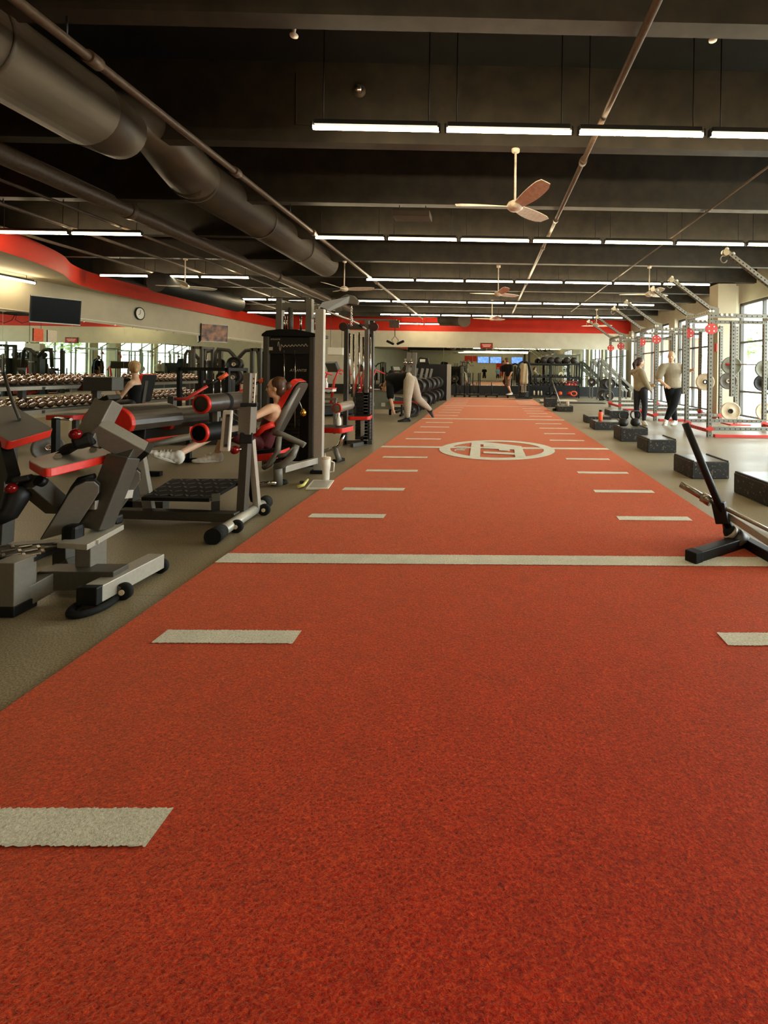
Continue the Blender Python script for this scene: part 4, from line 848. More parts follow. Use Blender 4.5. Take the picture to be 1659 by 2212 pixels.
ob = mb.build('tread_rib', m_greyd, o); ob['kind'] = 'stuff'
MB().beam(P(302, 985, 3.62), G(324, 1108, .05), .065, .07).build('platform_leg', m_silver, t, bevel=.003); MB().beam(P(466, 1074, 3.65), G(466, 1116, .02), .06, .07).build('platform_leg', m_greyd, t, bevel=.003); MB().beam(P(522, 1045, 4.1), G(522, 1080, .02), .05, .05).build('platform_leg', m_greyd, t, bevel=.003)
MB().tube([P(548, 1030, 4.1), P(546, 1055, 4.05), P(552, 1080, 4.0)], .04, 10).build('rubber_bumper', m_rubber, t)
# ---- leg extension machine with its seat
t = thing('leg_extension_machine', 'leg extension machine with red-edged seat and roller pads, used by the seated woman', 'exercise machine', (-2.4, 5.1, 0))
roller(t, P(434, 873, 4.25), P(520, 864, 4.78), .088, band=.5, mat=M('worn_black_vinyl', (58, 52, 44), .32, var=.1)); roller(t, P(430, 936, 4.25), P(505, 925, 4.7), .088)
MB().beam(P(468, 888, 4.5), P(468, 925, 4.5), .05, .06, up=(0, 1, 0)).build('roller_bracket', m_grey, t, bevel=.003); MB().tube([P(470, 905, 4.5), P(500, 915, 4.75), P(560, 965, 5.1)], .028, 10).build('swing_arm', m_greyd, t)
bt, bb_ = P(629, 818, 5.0), P(562, 942, 5.0); u_ = bt-bb_; cc = (bt+bb_)/2; cc.y = 5.16
nb = u_.cross(V((0, 1, 0))).normalized()
o = pad(t, 'backrest', cc-nb*.07, u_, (0, 1, 0), u_.length, .34, .07, r=.09)
MB().prism(rrect(cc-nb*.08-u_.normalized()*.0, u_, (0, 1, 0), u_.length*.97, .32, .09), -nb*.012).build('backrest_shell', m_greyd, o)
o = pad(t, 'seat', (-2.42, 5.13, .27), (1, 0, .1), (0, 1, 0), .34, .44, .075, r=.09)
a, b = P(551, 941, 4.86), P(591, 916, 4.9); MB().tube([a, a.lerp(b, .5)+V((-.01, 0, .02)), b], .032, 10).build('side_bolster', m_redv, t, label='red side bolster')
g = P(642, 836, 5.1); h = P(592, 934, 4.95); MB().tube([g, g.lerp(h, .5), h], .036, 14).build('backrest_tube', m_grey, t)
MB().tube([h, P(612, 940, 4.95), P(655, 960, 5.0), P(658, 962, 5.0)], .032, 12).build('frame_tube', m_grey, t)
MB().tube([P(603, 943, 4.9), P(600, 975, 4.88), P(582, 1003, 4.88), P(570, 1010, 4.9)], .03, 10).build('curved_link', m_grey, t); MB().tube([P(640, 962, 4.95), P(632, 985, 4.9), P(612, 1004, 4.88), P(596, 1008, 4.88)], .036, 10).build('curved_link', m_grey, t)
MB().tube([P(600, 985, 4.88), P(618, 982, 4.9), P(640, 965, 4.93)], .024, 10).build('curved_link', m_grey, t)
MB().cyl(P(600, 1005, 4.9), G(601, 1047, .02), .045).build('foot_post', m_grey, t); c = G(603, 1045, 0); MB().lathe([(.001, 0), (.09, 0), (.08, .03), (.05, .04)], c, n=24).build('rubber_foot', m_rubber, t)
MB().cyl(G(552, 1044, .05), G(598, 1043, .05), .02).build('floor_tube', m_chrome, t); MB().beam(P(612, 1014, 5.0), G(700, 990, .15), .06, .07).build('base_beam', m_silver, t, bevel=.004)
MB().cyl(P(572, 1003, 4.9), P(580, 1001, 4.9), .018).build('release_knob', m_redpl, t)
c = P(655, 890, 5.3); MB().cyl(P(640, 850, 5.3), c, .006, n=6).build('cable', m_steel, t); MB().lathe([(.001, -.05), (.03, -.04), (.032, 0), (.015, .03), (.001, .04)], c, n=14).build('brass_weight', m_brass, t)
# ---- weight tower with black shroud
YT = 5.75
t = thing('weight_tower', 'tall black weight-stack tower with grey frame and lettered shroud, behind the seated woman', 'weight stack', (-2.5, 5.95, 0))
x0, x1 = P(569, 800, YT).x, P(682, 800, YT).x; zt = P(620, 724, YT).z; xm = (x0+x1)/2; W = x1-x0
MB().box((xm, YT+.03, (zt+.12)/2), (W-.16, .04, zt-.12)).build('shroud_front', m_black, t)
for x in (x0+.04, x1-.04): MB().box((x, YT+.08, zt/2+.02), (.08, .22, zt-.04)).build('shroud_side', m_greyd, t, bevel=.02)
MB().box((xm, YT+.3, zt/2), (W-.04, .03, zt-.1)).build('shroud_back', m_black, t)
pr = [V((x0-.01, YT-.05, zt-.02)), V((x1+.03, YT-.05, zt-.02)), V((x1+.03, YT-.05, zt+.02)), V((xm+.1, YT-.05, zt+.07)), V((xm-.12, YT-.05, zt+.07)), V((x0+.05, YT-.05, zt+.05)), V((x0-.005, YT-.05, zt+.01))]
MB().prism(pr, V((0, .4, 0))).build('shroud_cap', m_black, t, bevel=.01)
hp = MB().box((xm, YT-.005, zt-.13), (W-.15, .03, .2)).build('header_panel', m_urethane, t)
text('ATLANTIS', (xm-.17, YT-.024, zt-.055), (1, 0, 0), (0, 0, 1), .026, m_letter, hp, ital=.3)
mb = MB(); rs = random.Random(4); pts = []
for i in range(60):
    u = i/59; pts.append(V((xm-.14+.37*u, YT-.023, zt-.14+(.06 if i < 8 else .02 if i > 50 else .013)*math.sin(i*.95)*(1-.2*u)+.02*u)))
mb.tube(pts, .0032, 5).build('script_lettering', m_letter, hp, label='pale cursive lettering'); MB().box((xm-.23, YT-.022, zt-.17), (.06, .003, .04)).build('header_emblem', m_letter, hp)
text('ATLANTIS', (xm+.1, YT+.005, P(636, 800, YT).z), (1, 0, 0), (0, 0, 1), .045, m_letter, t, name='shroud_lettering', ital=.3)
for px in (614, 637.5): MB().cyl(P(px, 757, YT-.01), P(px, 925, YT-.01), .012).build('guide_rod', m_chrome, t)
for k in range(14): MB().box((xm, YT+.005, .16+.05*k), (.26, .03, .045)).build('stack_plate', m_iron, t, bevel=.004)
Yu = 5.95; topz = P(606, 645, 5.95).z
for px, y_, yb in ((605, 5.95, 5.95), (669, 5.95, 5.95)): c = P(px, 700, y_); MB().beam((c.x, c.y, .0), (c.x, c.y, topz), .075, .09, up=(0, 1, 0)).build('frame_upright', m_grey, t, bevel=.004)
c1 = P(691, 800, 5.6); MB().beam((c1.x, c1.y, .0), (c1.x, c1.y, P(691, 668, 5.6).z), .1, .075, up=(0, 1, 0)).build('frame_upright', m_silver, t, bevel=.004); MB().box((c1.x, c1.y, .02), (.16, .14, .04)).build('floor_foot', m_rubber, t, bevel=.008)
a, b = P(605, 662, 5.95), P(669, 662, 5.95); MB().beam(a, b, .06, .09).build('top_crossbar', m_grey, t, bevel=.004); a, b = P(605, 646, 5.95), P(669, 646, 5.95); MB().beam(a, b, .05, .03).build('top_crossbar', m_greyd, t, bevel=.003)
for px in (614, 619, 650, 681): MB().cyl(P(px, 683, 5.9), P(px, 713, 5.9), .012).build('guide_rod', m_chrome, t)
MB().cyl(P(628, 665, 5.9), P(628, 730, 5.9), .03).build('stack_post', m_greyd, t)
a, b = P(672, 672, 5.85), P(752, 646, 6.25); u_ = (b-a).normalized(); MB().prism([a+V((0, 0, -.1)), b+V((0, 0, -.055)), b+V((.02, 0, .04)), a+V((.12, .05, .12))], V((0, .05, 0))).build('boom_plate', m_grey, t, bevel=.003)
c = P(756, 650, 6.3); MB().prism([c+V((-.13, 0, -.02)), c+V((.1, 0, -.05)), c+V((.12, 0, .0)), c+V((.05, 0, .07)), c+V((-.05, 0, .09)), c+V((-.13, 0, .05))], V((0, .06, 0))).build('pulley_housing', m_grey, t, bevel=.01)
ch = [P(759, y, 6.33) for y in range(662, 706, 3)]
for i in range(len(ch)-1):
    m_ = (ch[i]+ch[i+1])/2; ax = V((1, 0, 0)) if i % 2 else V((0, 1, 0)); MB().tube([m_+ax*(.012*math.cos(q))+V((0, 0, .016*math.sin(q))) for q in [2*pi*k/8 for k in range(8)]], .004, 5, cyc=True).build('chain_link', m_chrome, t)
t = thing('lat_bar', 'long bent chrome lat bar hanging from the chain of the tower boom', 'lat bar', P(757, 695, 6.35)); MB().tube([P(686, 662, 5.9), P(704, 672, 6.0), P(755, 691, 6.35), P(775, 700, 6.5), P(790, 711, 6.6)], .016, 10).build('bar', m_steel, t)
for a, b in ((P(690, 664, 5.92), P(704, 672, 6.0)), (P(775, 700, 6.5), P(788, 709, 6.6))): MB().cyl(a, b, .022).build('grip', m_rubber, t)
MB().tube([P(757, 692, 6.36)+V((.03*math.cos(q), 0, .03*math.sin(q)+.02)) for q in [2*pi*k/12 for k in range(12)]], .006, 6, cyc=True).build('bar_eye', m_chrome, t)
# ---- cable tower
YC = 7.7
t = thing('cable_tower', 'grey cable tower with several chrome guide rods, right of the black weight tower', 'cable machine', (-2.3, 7.7, 0))
ct = P(748, 695, YC).z
for px, m_ in ((748, m_greyd), (792, m_grey), (803, m_greyd)): c = P(px, 800, YC + (.12 if px == 803 else 0)); MB().beam((c.x, c.y, 0), (c.x, c.y, ct+(.03 if px > 760 else -.03)), .065, .08, up=(0, 1, 0)).build('frame_upright', m_, t, bevel=.003)
MB().beam(P(745, 706, YC), P(800, 706, YC), .07, .08).build('top_crossbar', m_greyd, t, bevel=.003); MB().beam(P(752, 690, YC), P(857, 692, YC), .05, .03).build('top_rail', m_grey, t, bevel=.002)
for px in (742, 808): c = P(px, 706, YC-.06); MB().cyl(c+V((0, -.02, 0)), c+V((0, .02, 0)), .07).build('pulley', m_hair3, t)
for px, y0, y1 in ((755, 720, 845), (764, 722, 905), (776, 718, 842), (785, 728, 850), (800, 722, 848)): MB().cyl(P(px, y0, YC-.05), P(px, y1, YC-.05), .016).build('guide_rod', m_chrome, t)
for px, py in ((756, 838), (776, 838), (799, 838)): MB().sph(P(px, py, YC-.06), .028).build('rod_bumper', m_chrome, t)
for k in range(15): c = P(784, 940, YC); MB().box((c.x, YC+.02, .12+.052*k), (.24, .12, .047)).build('stack_plate', m_urethane, t, bevel=.004)
MB().beam(P(745, 955, YC), P(805, 955, YC), .08, .06).build('base_beam', m_greyd, t, bevel=.003)
roller(t, P(727, 882, 7.0), P(757, 874, 7.5), .075, mat=M('tan_grey_vinyl', (140, 126, 106), .4))
pad(t, 'seat', P(778, 905, 7.45), (1, .15, 0), (-.15, 1, 0), .34, .4, .06, r=.06)
MB().beam(P(783, 906, 7.4), G(783, 958, 0), .06).build('seat_post', m_silver, t, bevel=.003); MB().beam(G(760, 962, .03), G(800, 955, .03), .06).build('base_foot', m_greyd, t, bevel=.003)
t = thing('stirrup_handles', 'pair of black stirrup handles hanging in a V from the top rail', 'cable handle', P(853, 735, 7.75)); a = P(853, 693, YC); k0 = P(853, 726, 7.75); MB().cyl(a, k0, .006, n=6).build('cable', m_black, t); MB().box(P(852, 700, YC), (.16, .05, .12)).build('pulley_cover', m_pipe, t)
for px, sx in ((843, -1), (865, 1)): c = P(px, 741, 7.75); MB().tube([k0, k0.lerp(c, .6)+V((sx*.01, 0, 0)), c+V((-sx*.05, 0, .02))], .008, 6).build('handle_strap', m_steel, t); MB().beam(c+V((-sx*.06, 0, -.02)), c+V((sx*.06, 0, .035)), .05, .04).build('grip', m_black, t, bevel=.01)
# ---- bench with spray bottle
t = thing('adjustable_bench', 'black bench with a bright red edge and chrome leg, right of the weight tower', 'exercise bench', (-2.3, 6.3, 0))
pad(t, 'bench_pad', P(722, 932, 6.3), (1, -.2, .0), (.2, 1, 0), .42, .34, .07, r=.05); a = P(742, 938, 6.25); MB().tube([a, P(734, 960, 6.25), P(722, 968, 6.3), P(698, 975, 6.4)], .026, 10).build('curved_frame', m_chrome, t); MB().cyl(P(722, 966, 6.28), G(733, 995, .03), .034).build('leg', m_grey, t); MB().beam(G(722, 996, .02), G(742, 992, .02), .06, .04).build('foot_cap', m_rubber, t)
c = P(731, 922, 6.3); c.z += .0
bottle(P(731, 919, 6.3), [(.001, 0), (.035, 0), (.038, .01), (.038, .07), (.03, .1), (.015, .12), (.015, .15)], m_white, 'white spray bottle standing on the red-edged bench', [(.018, .14), (.02, .17), (.001, .175)], name='spray_bottle', capmat=m_white)
bottle(P(704, 838, 9.0), [(.001, 0), (.035, 0), (.038, .01), (.038, .09), (.015, .13), (.015, .16)], m_white, 'white spray bottle on the far white tray stand', [(.018, .15), (.02, .19), (.001, .195)], name='spray_bottle', capmat=m_white)
t = thing('cleaning_stand', 'white tray stand with red top edge behind the weight tower', 'stand', (-3.3, 9.0, 0)); c = P(709, 843, 9.0); MB().box(c, (.24, .22, .05)).build('tray', m_white, t, bevel=.005); MB().box(c+V((0, 0, .035)), (.25, .23, .02)).build('tray_rim', m_redv, t); MB().cyl(c, (c.x, c.y, .8), .03).build('stem', m_white, t)
MB().beam(P(697, 862, 9.0), P(728, 862, 9.0), .04).build('frame_bar', m_grey, t); MB().beam(P(697, 875, 9.0), P(724, 875, 9.0), .04).build('frame_bar', m_grey, t); a = P(724, 862, 9.0); MB().beam(a, (a.x, a.y, 0), .05).build('leg', m_grey, t)
# ---- tumbler and things on the floor beside it
c = G(704, 1037); bottle((c.x, c.y, .0), [(.001, 0), (.036, 0), (.038, .01), (.04, .1), (.048, .15), (.05, .24), (.001, .245)], m_white, 'white insulated tumbler with handle and straw on the floor', [(.05, .238), (.052, .245), (.05, .256), (.001, .258)], name='tumbler', capmat=m_cream)
tum = bpy.data.objects['tumbler']; MB().tube([c+V((.045, 0, .09)), c+V((.085, 0, .1)), c+V((.09, 0, .2)), c+V((.048, 0, .215))], .008, 8).build('handle', m_white, tum); MB().cyl(c+V((-.01, 0, .25)), c+V((-.01, 0, .3)), .004, n=8).build('straw', m_white, tum)
q = [G(660, 1055, .02), G(709, 1055, .02), G(722, 1037, .02), G(676, 1036, .02)]; t = thing('tablet', 'white tablet with a pale cover lying flat by the turf edge', 'tablet', (G(690, 1046).x, G(690, 1046).y, 0)); MB().prism(q, V((0, 0, -.018))).build('tablet_body', m_white, t, bevel=.004); c = sum(q, V((0, 0, 0)))/4; MB().prism([c+(p-c)*.8+V((0, 0, .001)) for p in q], V((0, 0, .001))).build('tablet_face', m_silver, t)
t = thing('gym_gloves', 'pale yellow and black wrist straps beside the tablet', 'wrist straps', G(650, 1050)); MB().tube([G(643, 1052, .015), G(655, 1048, .03), G(665, 1036, .05)], [.02, .018, .012], 8).build('yellow_strap', m_yellow, t); MB().tube([G(650, 1041, .015), G(660, 1043, .03)], .016, 8).build('black_strap', m_black, t)
# ---- big D-shaped bolsters
t = thing('hip_thrust_machine', 'machine with big black half-round bolsters ending in bright red, behind the near leg machine', 'exercise machine', (-3.2, 4.2, 0))
def dpad(c, w_, h_, y1, nm):
    pts = []
    for i in range(19):
        a = pi*i/18; pts.append(V((c.x-w_/2*math.cos(a), c.y, c.z+h_*math.sin(a)**.8 if 0 < a < pi else c.z)))
    pts += [V((c.x+w_/2-.02, c.y, c.z-.05)), V((c.x-w_/2+.02, c.y, c.z-.05))]
    o = MB().prism(pts, V((.05, y1-c.y, -.01)), 0, 0, 0).build(nm, m_vinyl, t, bevel=.012, seg=3); m_ = sum(pts, V((0, 0, 0)))/len(pts)
    MB().prism([m_+(p-m_)*1.02+V((0, -.012, 0)) for p in pts], V((.002, .045, 0))).build('red_end_cap', m_redv, o, bevel=.01, seg=3, label='bright red end of the bolster'); o.data.materials[0] = M('worn_bolster_vinyl', (62, 55, 46), .3, var=.12, scale=14) if 'worn_bolster_vinyl' not in bpy.data.materials else bpy.data.materials['worn_bolster_vinyl']
dpad(P(232, 918, 3.75), .4, .155, 4.3, 'thigh_bolster'); dpad(P(331, 915, 4.36), .36, .145, 4.85, 'thigh_bolster')
MB().beam(P(285, 925, 4.1), P(285, 1000, 4.1), .08).build('bolster_post', m_black, t, bevel=.004); MB().beam(P(300, 938, 4.0), P(400, 928, 5.0), .09).build('bolster_beam', m_black, t, bevel=.01); a = P(285, 1000, 4.1); MB().beam(a, (a.x, a.y, .0), .08).build('leg', m_greyd, t); MB().beam((a.x-.4, a.y, .04), (a.x+.3, a.y, .04), .08).build('base_beam', m_greyd, t)
# ---- flat bench with red edge
t = thing('flat_bench', 'low black flat bench with bright red sides behind the tread platform', 'exercise bench', (-3.9, 5.6, 0)); A, B = G(318, 944, .42), G(428, 918, .42); u_ = B-A; v_ = V((-u_.y, u_.x, 0)).normalized()
pad(t, 'bench_pad', (A+B)/2+v_*.15-V((0, 0, .08)), u_, v_, u_.length, .3, .08, r=.03); MB().cyl(P(322, 962, 5.3), P(432, 940, 6.2), .035).build('under_tube', m_grey, t)
for px, Y in ((330, 5.35), (425, 6.15)): c = P(px, 955, Y); MB().beam((c.x-.1, c.y, .34), (c.x-.1, c.y, 0), .05).build('leg', m_black, t); MB().beam((c.x-.3, c.y, .03), (c.x+.1, c.y, .03), .05, .05).build('foot', m_rubber, t)
# ---- dumbbell racks
def dbrack(y0, y1, label):
    x = -7.85; t = thing('dumbbell_rack', label, 'dumbbell rack', (x, (y0+y1)/2, 0), 0, 'dumbbell racks along the left wall')
    n = 2 if y1-y0 < 2.6 else 3
    for i in range(n):
        y = y0+.25+(y1-y0-.5)*i/(n-1); MB().beam((x-.12, y, 0), (x-.12, y, 1.05), .09, .07).build('upright', m_greyd, t, bevel=.004); MB().beam((x-.4, y, .03), (x+.3, y, .03), .07, .06).build('foot', m_rubber, t, bevel=.004)
        for z in (.92, .52): MB().beam((x-.2, y, z+.02), (x+.25, y, z-.06), .05, .05).build('shelf_arm', m_greyd, t)
    for z in (.93, .53):
        for d_, dz in ((-.1, .03), (.16, -.04)): MB().beam((x+d_, y0, z+dz), (x+d_, y1, z+dz), .06, .05).build('shelf_rail', m_black, t, bevel=.004)
        MB().beam((x+.24, y0, z-.06), (x+.24, y1, z-.06), .012, .06).build('shelf_lip', m_steel, t)
    return t
dbrack(6.3, 9.7, 'two-tier dumbbell rack under the dark television'); dbrack(10.0, 12.6, 'two-tier dumbbell rack further along below the clock')
def dumbbell(loc, label, group):
    t = thing('dumbbell', label, 'dumbbell', loc, 0, group); t.rotation_euler = (0, .27, 0)
    MB().tube([(-.07, 0, 0), (-.03, 0, 0), (0, 0, 0), (.03, 0, 0), (.07, 0, 0)], [.015, .017, .019, .017, .015], 12).build('handle', m_chrome, t, local=True)
    for s in (-1, 1): MB().lathe([(.001, .055), (.045, .055), (.062, .068), (.065, .08), (.065, .125), (.06, .135), (.03, .138), (.001, .138)], (0, 0, 0), (s, 0, 0), 22).build('head', m_dullchrome, t, local=True)
    return t
dd = None; rd = random.Random(9)
for (y0, y1, kk) in ((6.45, 9.65, 'rack under the television'), (10.15, 12.5, 'rack below the clock')):
    for z, tn in ((1.01, 'upper'), (.61, 'lower')):
        y = y0; i = 0
        while y < y1:
            lab = 'chrome dumbbell, %s from the left on the %s tier of the %s' % (ORD[i], tn, kk); gr = 'chrome dumbbells, %s tier, %s' % (tn, kk)
            if True:
                if dd is None: dd = dumbbell((-7.82, y, z), lab, gr); KID[dd.name] = [(c_, []) for c_ in kids(dd)]
                else: o = dup(dd, (-7.82+rd.uniform(-.012, .012), y, z), None, lab, gr); o.rotation_euler = (0, .27, rd.uniform(-.04, .04))
            y += .162; i += 1
# ---- seat machine with grey head block, and the chair behind it
t = thing('seated_press_machine', 'machine with a wide grey headrest block and red back, left of the blonde woman', 'exercise machine', (-5.9, 7.0, 0)); c = P(224, 829, 6.9)
MB().box(c, (.42, .22, .2)).build('headrest_block', m_greyd, t, bevel=.01); a = P(194, 830, 6.9); MB().prism([a+V((-.2, 0, -.1)), a+V((0, 0, -.1)), a+V((.0, 0, .1)), a+V((-.04, 0, .1))], V((0, .2, 0))).build('red_side_pad', m_burg, t, bevel=.01)
MB().beam(c+V((-.1, 0, -.1)), (c.x-.1, c.y, 0), .07).build('post', m_greyd, t); MB().beam((c.x-.5, c.y, .04), (c.x+.4, c.y, .04), .08).build('base_beam', m_greyd, t)
pad(t, 'seat', (c.x-.4, c.y-.1, .48), (1, 0, 0), (0, 1, 0), .4, .36, .07); MB().beam((c.x-.4, c.y, .45), (c.x-.4, c.y, .05), .06).build('seat_post', m_greyd, t)
c = P(140, 905, 5.8); t = thing('plate_storage_peg', 'black plates standing on a low peg under the dumbbell rack', 'weight plate', (c.x, c.y, 0)); MB().cyl(c+V((-.2, .1, 0)), c+V((.12, -.05, 0)), .018).build('peg', m_chrome, t); MB().beam(c+V((-.2, .1, .0)), (c.x-.2, c.y+.1, 0), .06).build('peg_post', m_black, t)
c = P(160, 905, 5.6); disc_plate((c.x, c.y, .165), (.35, -1, 0), .17, .05, m_urethane, 'dark plate standing on the floor behind the red knob', 'dark plates standing on the left floor'); c = P(104, 915, 6.2); disc_plate((c.x, c.y, .17), (1, -.5, 0), .17, .04, m_plateb, 'plate with a pale centre standing on the left floor', 'dark plates standing on the left floor')
t = thing('machine_chair', 'dark chair with a narrow red backrest holding the blonde woman', 'exercise machine', (-6.0, 8.0, 0)); a, b = P(290, 868, 8.0), P(303, 812, 8.0); u_ = b-a
pad(t, 'backrest', (a+b)/2+V((.02, .2, 0)), u_, (0, 1, 0), .5, .34, .06, r=.04); MB().beam(P(313, 822, 8.15), P(305, 875, 8.15), .07).build('back_post', m_greyd, t); c = P(305, 875, 8.15); MB().beam(c, (c.x, c.y, 0), .08).build('leg', m_greyd, t)
pad(t, 'seat', P(272, 876, 8.15), (1, 0, 0), (0, 1, 0), .46, .4, .07); MB().beam((c.x-.6, c.y, .04), (c.x+.3, c.y, .04), .08).build('base_beam', m_greyd, t)
# ---- row of machines in the left background
def lever_machine(dx, label, pts, cap):
    t = thing('lever_press_machine', label, 'exercise machine', P(pts[0][0], 900, pts[0][2])); ps = [P(*q) for q in pts]; MB().tube(ps, .026, 10).build('red_lever', m_redsteel, t); e = ps[-1]; d = (ps[-1]-ps[-2]).normalized()
    MB().cyl(e, e+d*.2, .022).build('lever_shaft', m_black, t); MB().cyl(e+d*.2, e+d*.36, .034).build('grip_cap', m_orange if cap else m_redsteel, t)
    b0 = ps[0]; MB().beam((b0.x, b0.y, 0), (b0.x, b0.y, b0.z+.05), .09).build('frame_post', m_greyd, t); MB().beam((b0.x-.4, b0.y, .05), (b0.x+.8, b0.y, .05), .09).build('base_beam', m_greyd, t); MB().beam((b0.x, b0.y, .5), (b0.x+.7, b0.y, .06), .06).build('brace', m_greyd, t); return t
lever_machine(0, 'machine with a long bent red lever and orange tip, above the left roller pads', [(372, 862, 7.6), (402, 862, 7.6), (448, 834, 7.8)], True); lever_machine(0, 'machine with a short red lever behind the white marked strip', [(495, 856, 7.9), (512, 850, 7.9), (535, 838, 7.95)], True)
def y_frame(px, Y, label, w=.5, s=1.):
    c = P(px, 790, Y); t = thing('plate_loaded_press', label, 'exercise machine', (c.x, Y, 0)); z0 = P(px, 775, Y).z
    MB().beam((c.x, Y, 0), (c.x, Y, z0), .08, .08, up=(0, 1, 0)).build('center_post', m_greyd, t, bevel=.003)
    for s_ in (-1, 1):
        MB().tube([(c.x, Y, z0-.03), (c.x+s_*.12, Y, z0+.12), (c.x+s_*.2, Y, z0+.2), (c.x+s_*(w-.06), Y, z0+.23), (c.x+s_*w, Y, z0+.12), (c.x+s_*(w+.02), Y, z0-.3)], .045, 10).build('curved_arm', m_greyd, t)
        MB().beam((c.x+s_*(w+.05), Y+.3, 0), (c.x+s_*(w+.05), Y+.3, z0+.2), .08).build('side_upright', m_greyd, t)
    for z in (1.35, 1.0): MB().cyl((c.x, Y-.28, z), (c.x, Y, z), .025).build('plate_horn', m_chrome, t)
    pad(t, 'back_pad', (c.x, Y-.15, .75), (0, 0, 1), (1, 0, 0), .55, .3, .06); pad(t, 'seat', (c.x, Y-.35, .45), (1, 0, 0), (0, 1, 0), .36, .34, .07); MB().beam((c.x-.5, Y, .05), (c.x+.5, Y, .05), .09).build('base_beam', m_greyd, t)
    return t
y_frame(512, 11.3, 'dark press machine with Y-shaped arms and stacked plates, behind the white strip', .52); y_frame(430, 13.6, 'dark press machine with grey arched frame left of the Y-shaped one', .4)
for i, (px, py, Y, r, w_) in enumerate(((508, 787, 11.0, .18, .14), (506, 815, 11.0, .19, .14), (474, 787, 11.6, .15, .06), (478, 815, 11.2, .12, .05))):
    disc_plate(P(px, py, Y), (0, -1, 0), r, w_, m_urethane, 'black plate with pale hub on the Y-shaped press, '+('upper thick', 'lower thick', 'upper thin', 'lower small')[i]+' one', 'plates on the press machines', hubm=m_cream)
def box_frame(x0, x1, y0, y1, Y, D, label, mats=m_black, seat=False, name='multi_press_frame', cat='exercise machine', tower=True):
    a, b = P(x0, y0, Y), P(x1, y0, Y); zt = a.z; t = thing(name, label, cat, ((a.x+b.x)/2, Y+D/2, 0))
    for x in (a.x, b.x):
        for y in (Y, Y+D): MB().beam((x, y, 0), (x, y, zt), .07).build('upright', mats, t)
        MB().beam((x, Y, zt-.035), (x, Y+D, zt-.035), .06).build('top_side_bar', mats, t); MB().beam((x, Y, .05), (x, Y+D, .05), .06).build('base_side_bar', mats, t)
    for y in (Y, Y+D): MB().beam((a.x, y, zt-.035), (b.x, y, zt-.035), .07).build('top_bar', mats, t)
    if tower:
        xm = (a.x+b.x)/2; MB().box((xm, Y+D-.1, zt*.42), (abs(b.x-a.x)*.55, .2, zt*.75)).build('stack_shroud', m_urethane, t, bevel=.01)
        for s in (-.08, .08): MB().cyl((xm+s, Y+D-.22, zt*.3), (xm+s, Y+D-.22, zt*.9), .012).build('guide_rod', m_chrome, t)
    if seat: pad(t, 'seat', ((a.x+b.x)/2, Y+.1, .5), (1, 0, 0), (0, 1, 0), .4, .36, .07); MB().beam(((a.x+b.x)/2, Y+.1, 0), ((a.x+b.x)/2, Y+.1, .5), .07).build('seat_post', m_greyd, t)
    return t
box_frame(388, 492, 793, 0, 9.6, .7, 'low wide black machine frame in front of the Y-shaped press', seat=True)
box_frame(418, 436, 748, 0, 12.8, .5, 'tall narrow dark machine frame near the left mirrors', m_greyd); box_frame(545, 562, 752, 0, 10.9, .5, 'dark narrow frame just left of the weight tower', m_greyd)
# treadmills / stair machines by the back corner
def treadmill(px, Y, rz, label, red=True, grp='cardio machines by the back corner'):
    c = P(px, 800, Y); t = thing('treadmill', label, 'treadmill', (c.x, Y, 0), rz, grp)
    MB().box((0, 0, .12), (.75, 1.7, .16)).build('running_deck', m_black, t, local=True, bevel=.02); MB().box((0, .0, .205), (.5, 1.5, .012)).build('belt', m_rubber, t, local=True)
    for s in (-1, 1): MB().tube([(s*.36, .7, .15), (s*.36, .6, .9), (s*.36, .45, 1.25), (s*.36, .05, 1.1)], [.04, .04, .03, .025], 8).build('handrail', m_redsteel if red else m_greyd, t, local=True)
    MB().box((0, .5, 1.32), (.75, .1, .32), R=Matrix.Rotation(-.4, 3, 'X')).build('console', m_greyd, t, local=True, bevel=.02); MB().box((0, .46, 1.34), (.5, .02, .22), R=Matrix.Rotation(-.4, 3, 'X')).build('screen', m_white, t, local=True); return t
tr = treadmill(712, 12.6, 2.2, 'red-railed treadmill just right of the weight tower')
for px, Y, rz, lab in ((752, 14.6, 2.3, 'red-railed treadmill behind the cable tower rods'), (822, 17.3, 2.4, 'red-railed treadmill left of the bent-over person'), (806, 20.6, 2.2, 'furthest red-railed treadmill by the back wall')): dup(tr, (P(px, 800, Y).x, Y, 0), rz, lab)
# bench the bent-over person works at, trough of small things
t = thing('flat_bench', 'low bench with a reddish pad beside the bent-over person', 'exercise bench', (-2.9, 12.2, 0)); pad(t, 'bench_pad', P(885, 872, 12.65), (1, 0, 0), (0, 1, 0), .9, .3, .07, r=.04)
for px in (868, 900): a = P(px, 874, 12.65); MB().beam(a, (a.x, a.y, 0), .05).build('leg', m_greyd, t); MB().beam((a.x, a.y-.2, .03), (a.x, a.y+.2, .03), .05).build('foot', m_rubber, t)
t = thing('low_cabinet', 'low pale cabinet with two white knobs behind the cable tower', 'cabinet', (-3.4, 12.8, 0)); c = P(818, 870, 12.8); MB().box((c.x, 12.9, .42), (.75, .4, .5)).build('cabinet_body', m_plateg, t, bevel=.01); MB().box((c.x, 12.9, .69), (.8, .45, .04)).build('cabinet_top', m_grey, t, bevel=.006)
for s in (-.3, .3): MB().beam((c.x+s, 12.9, .17), (c.x+s, 12.9, 0), .06).build('leg', m_black, t); MB().box((c.x+s*.5, 12.69, .3), (.1, .02, .1)).build('drawer_knob', m_white, t)
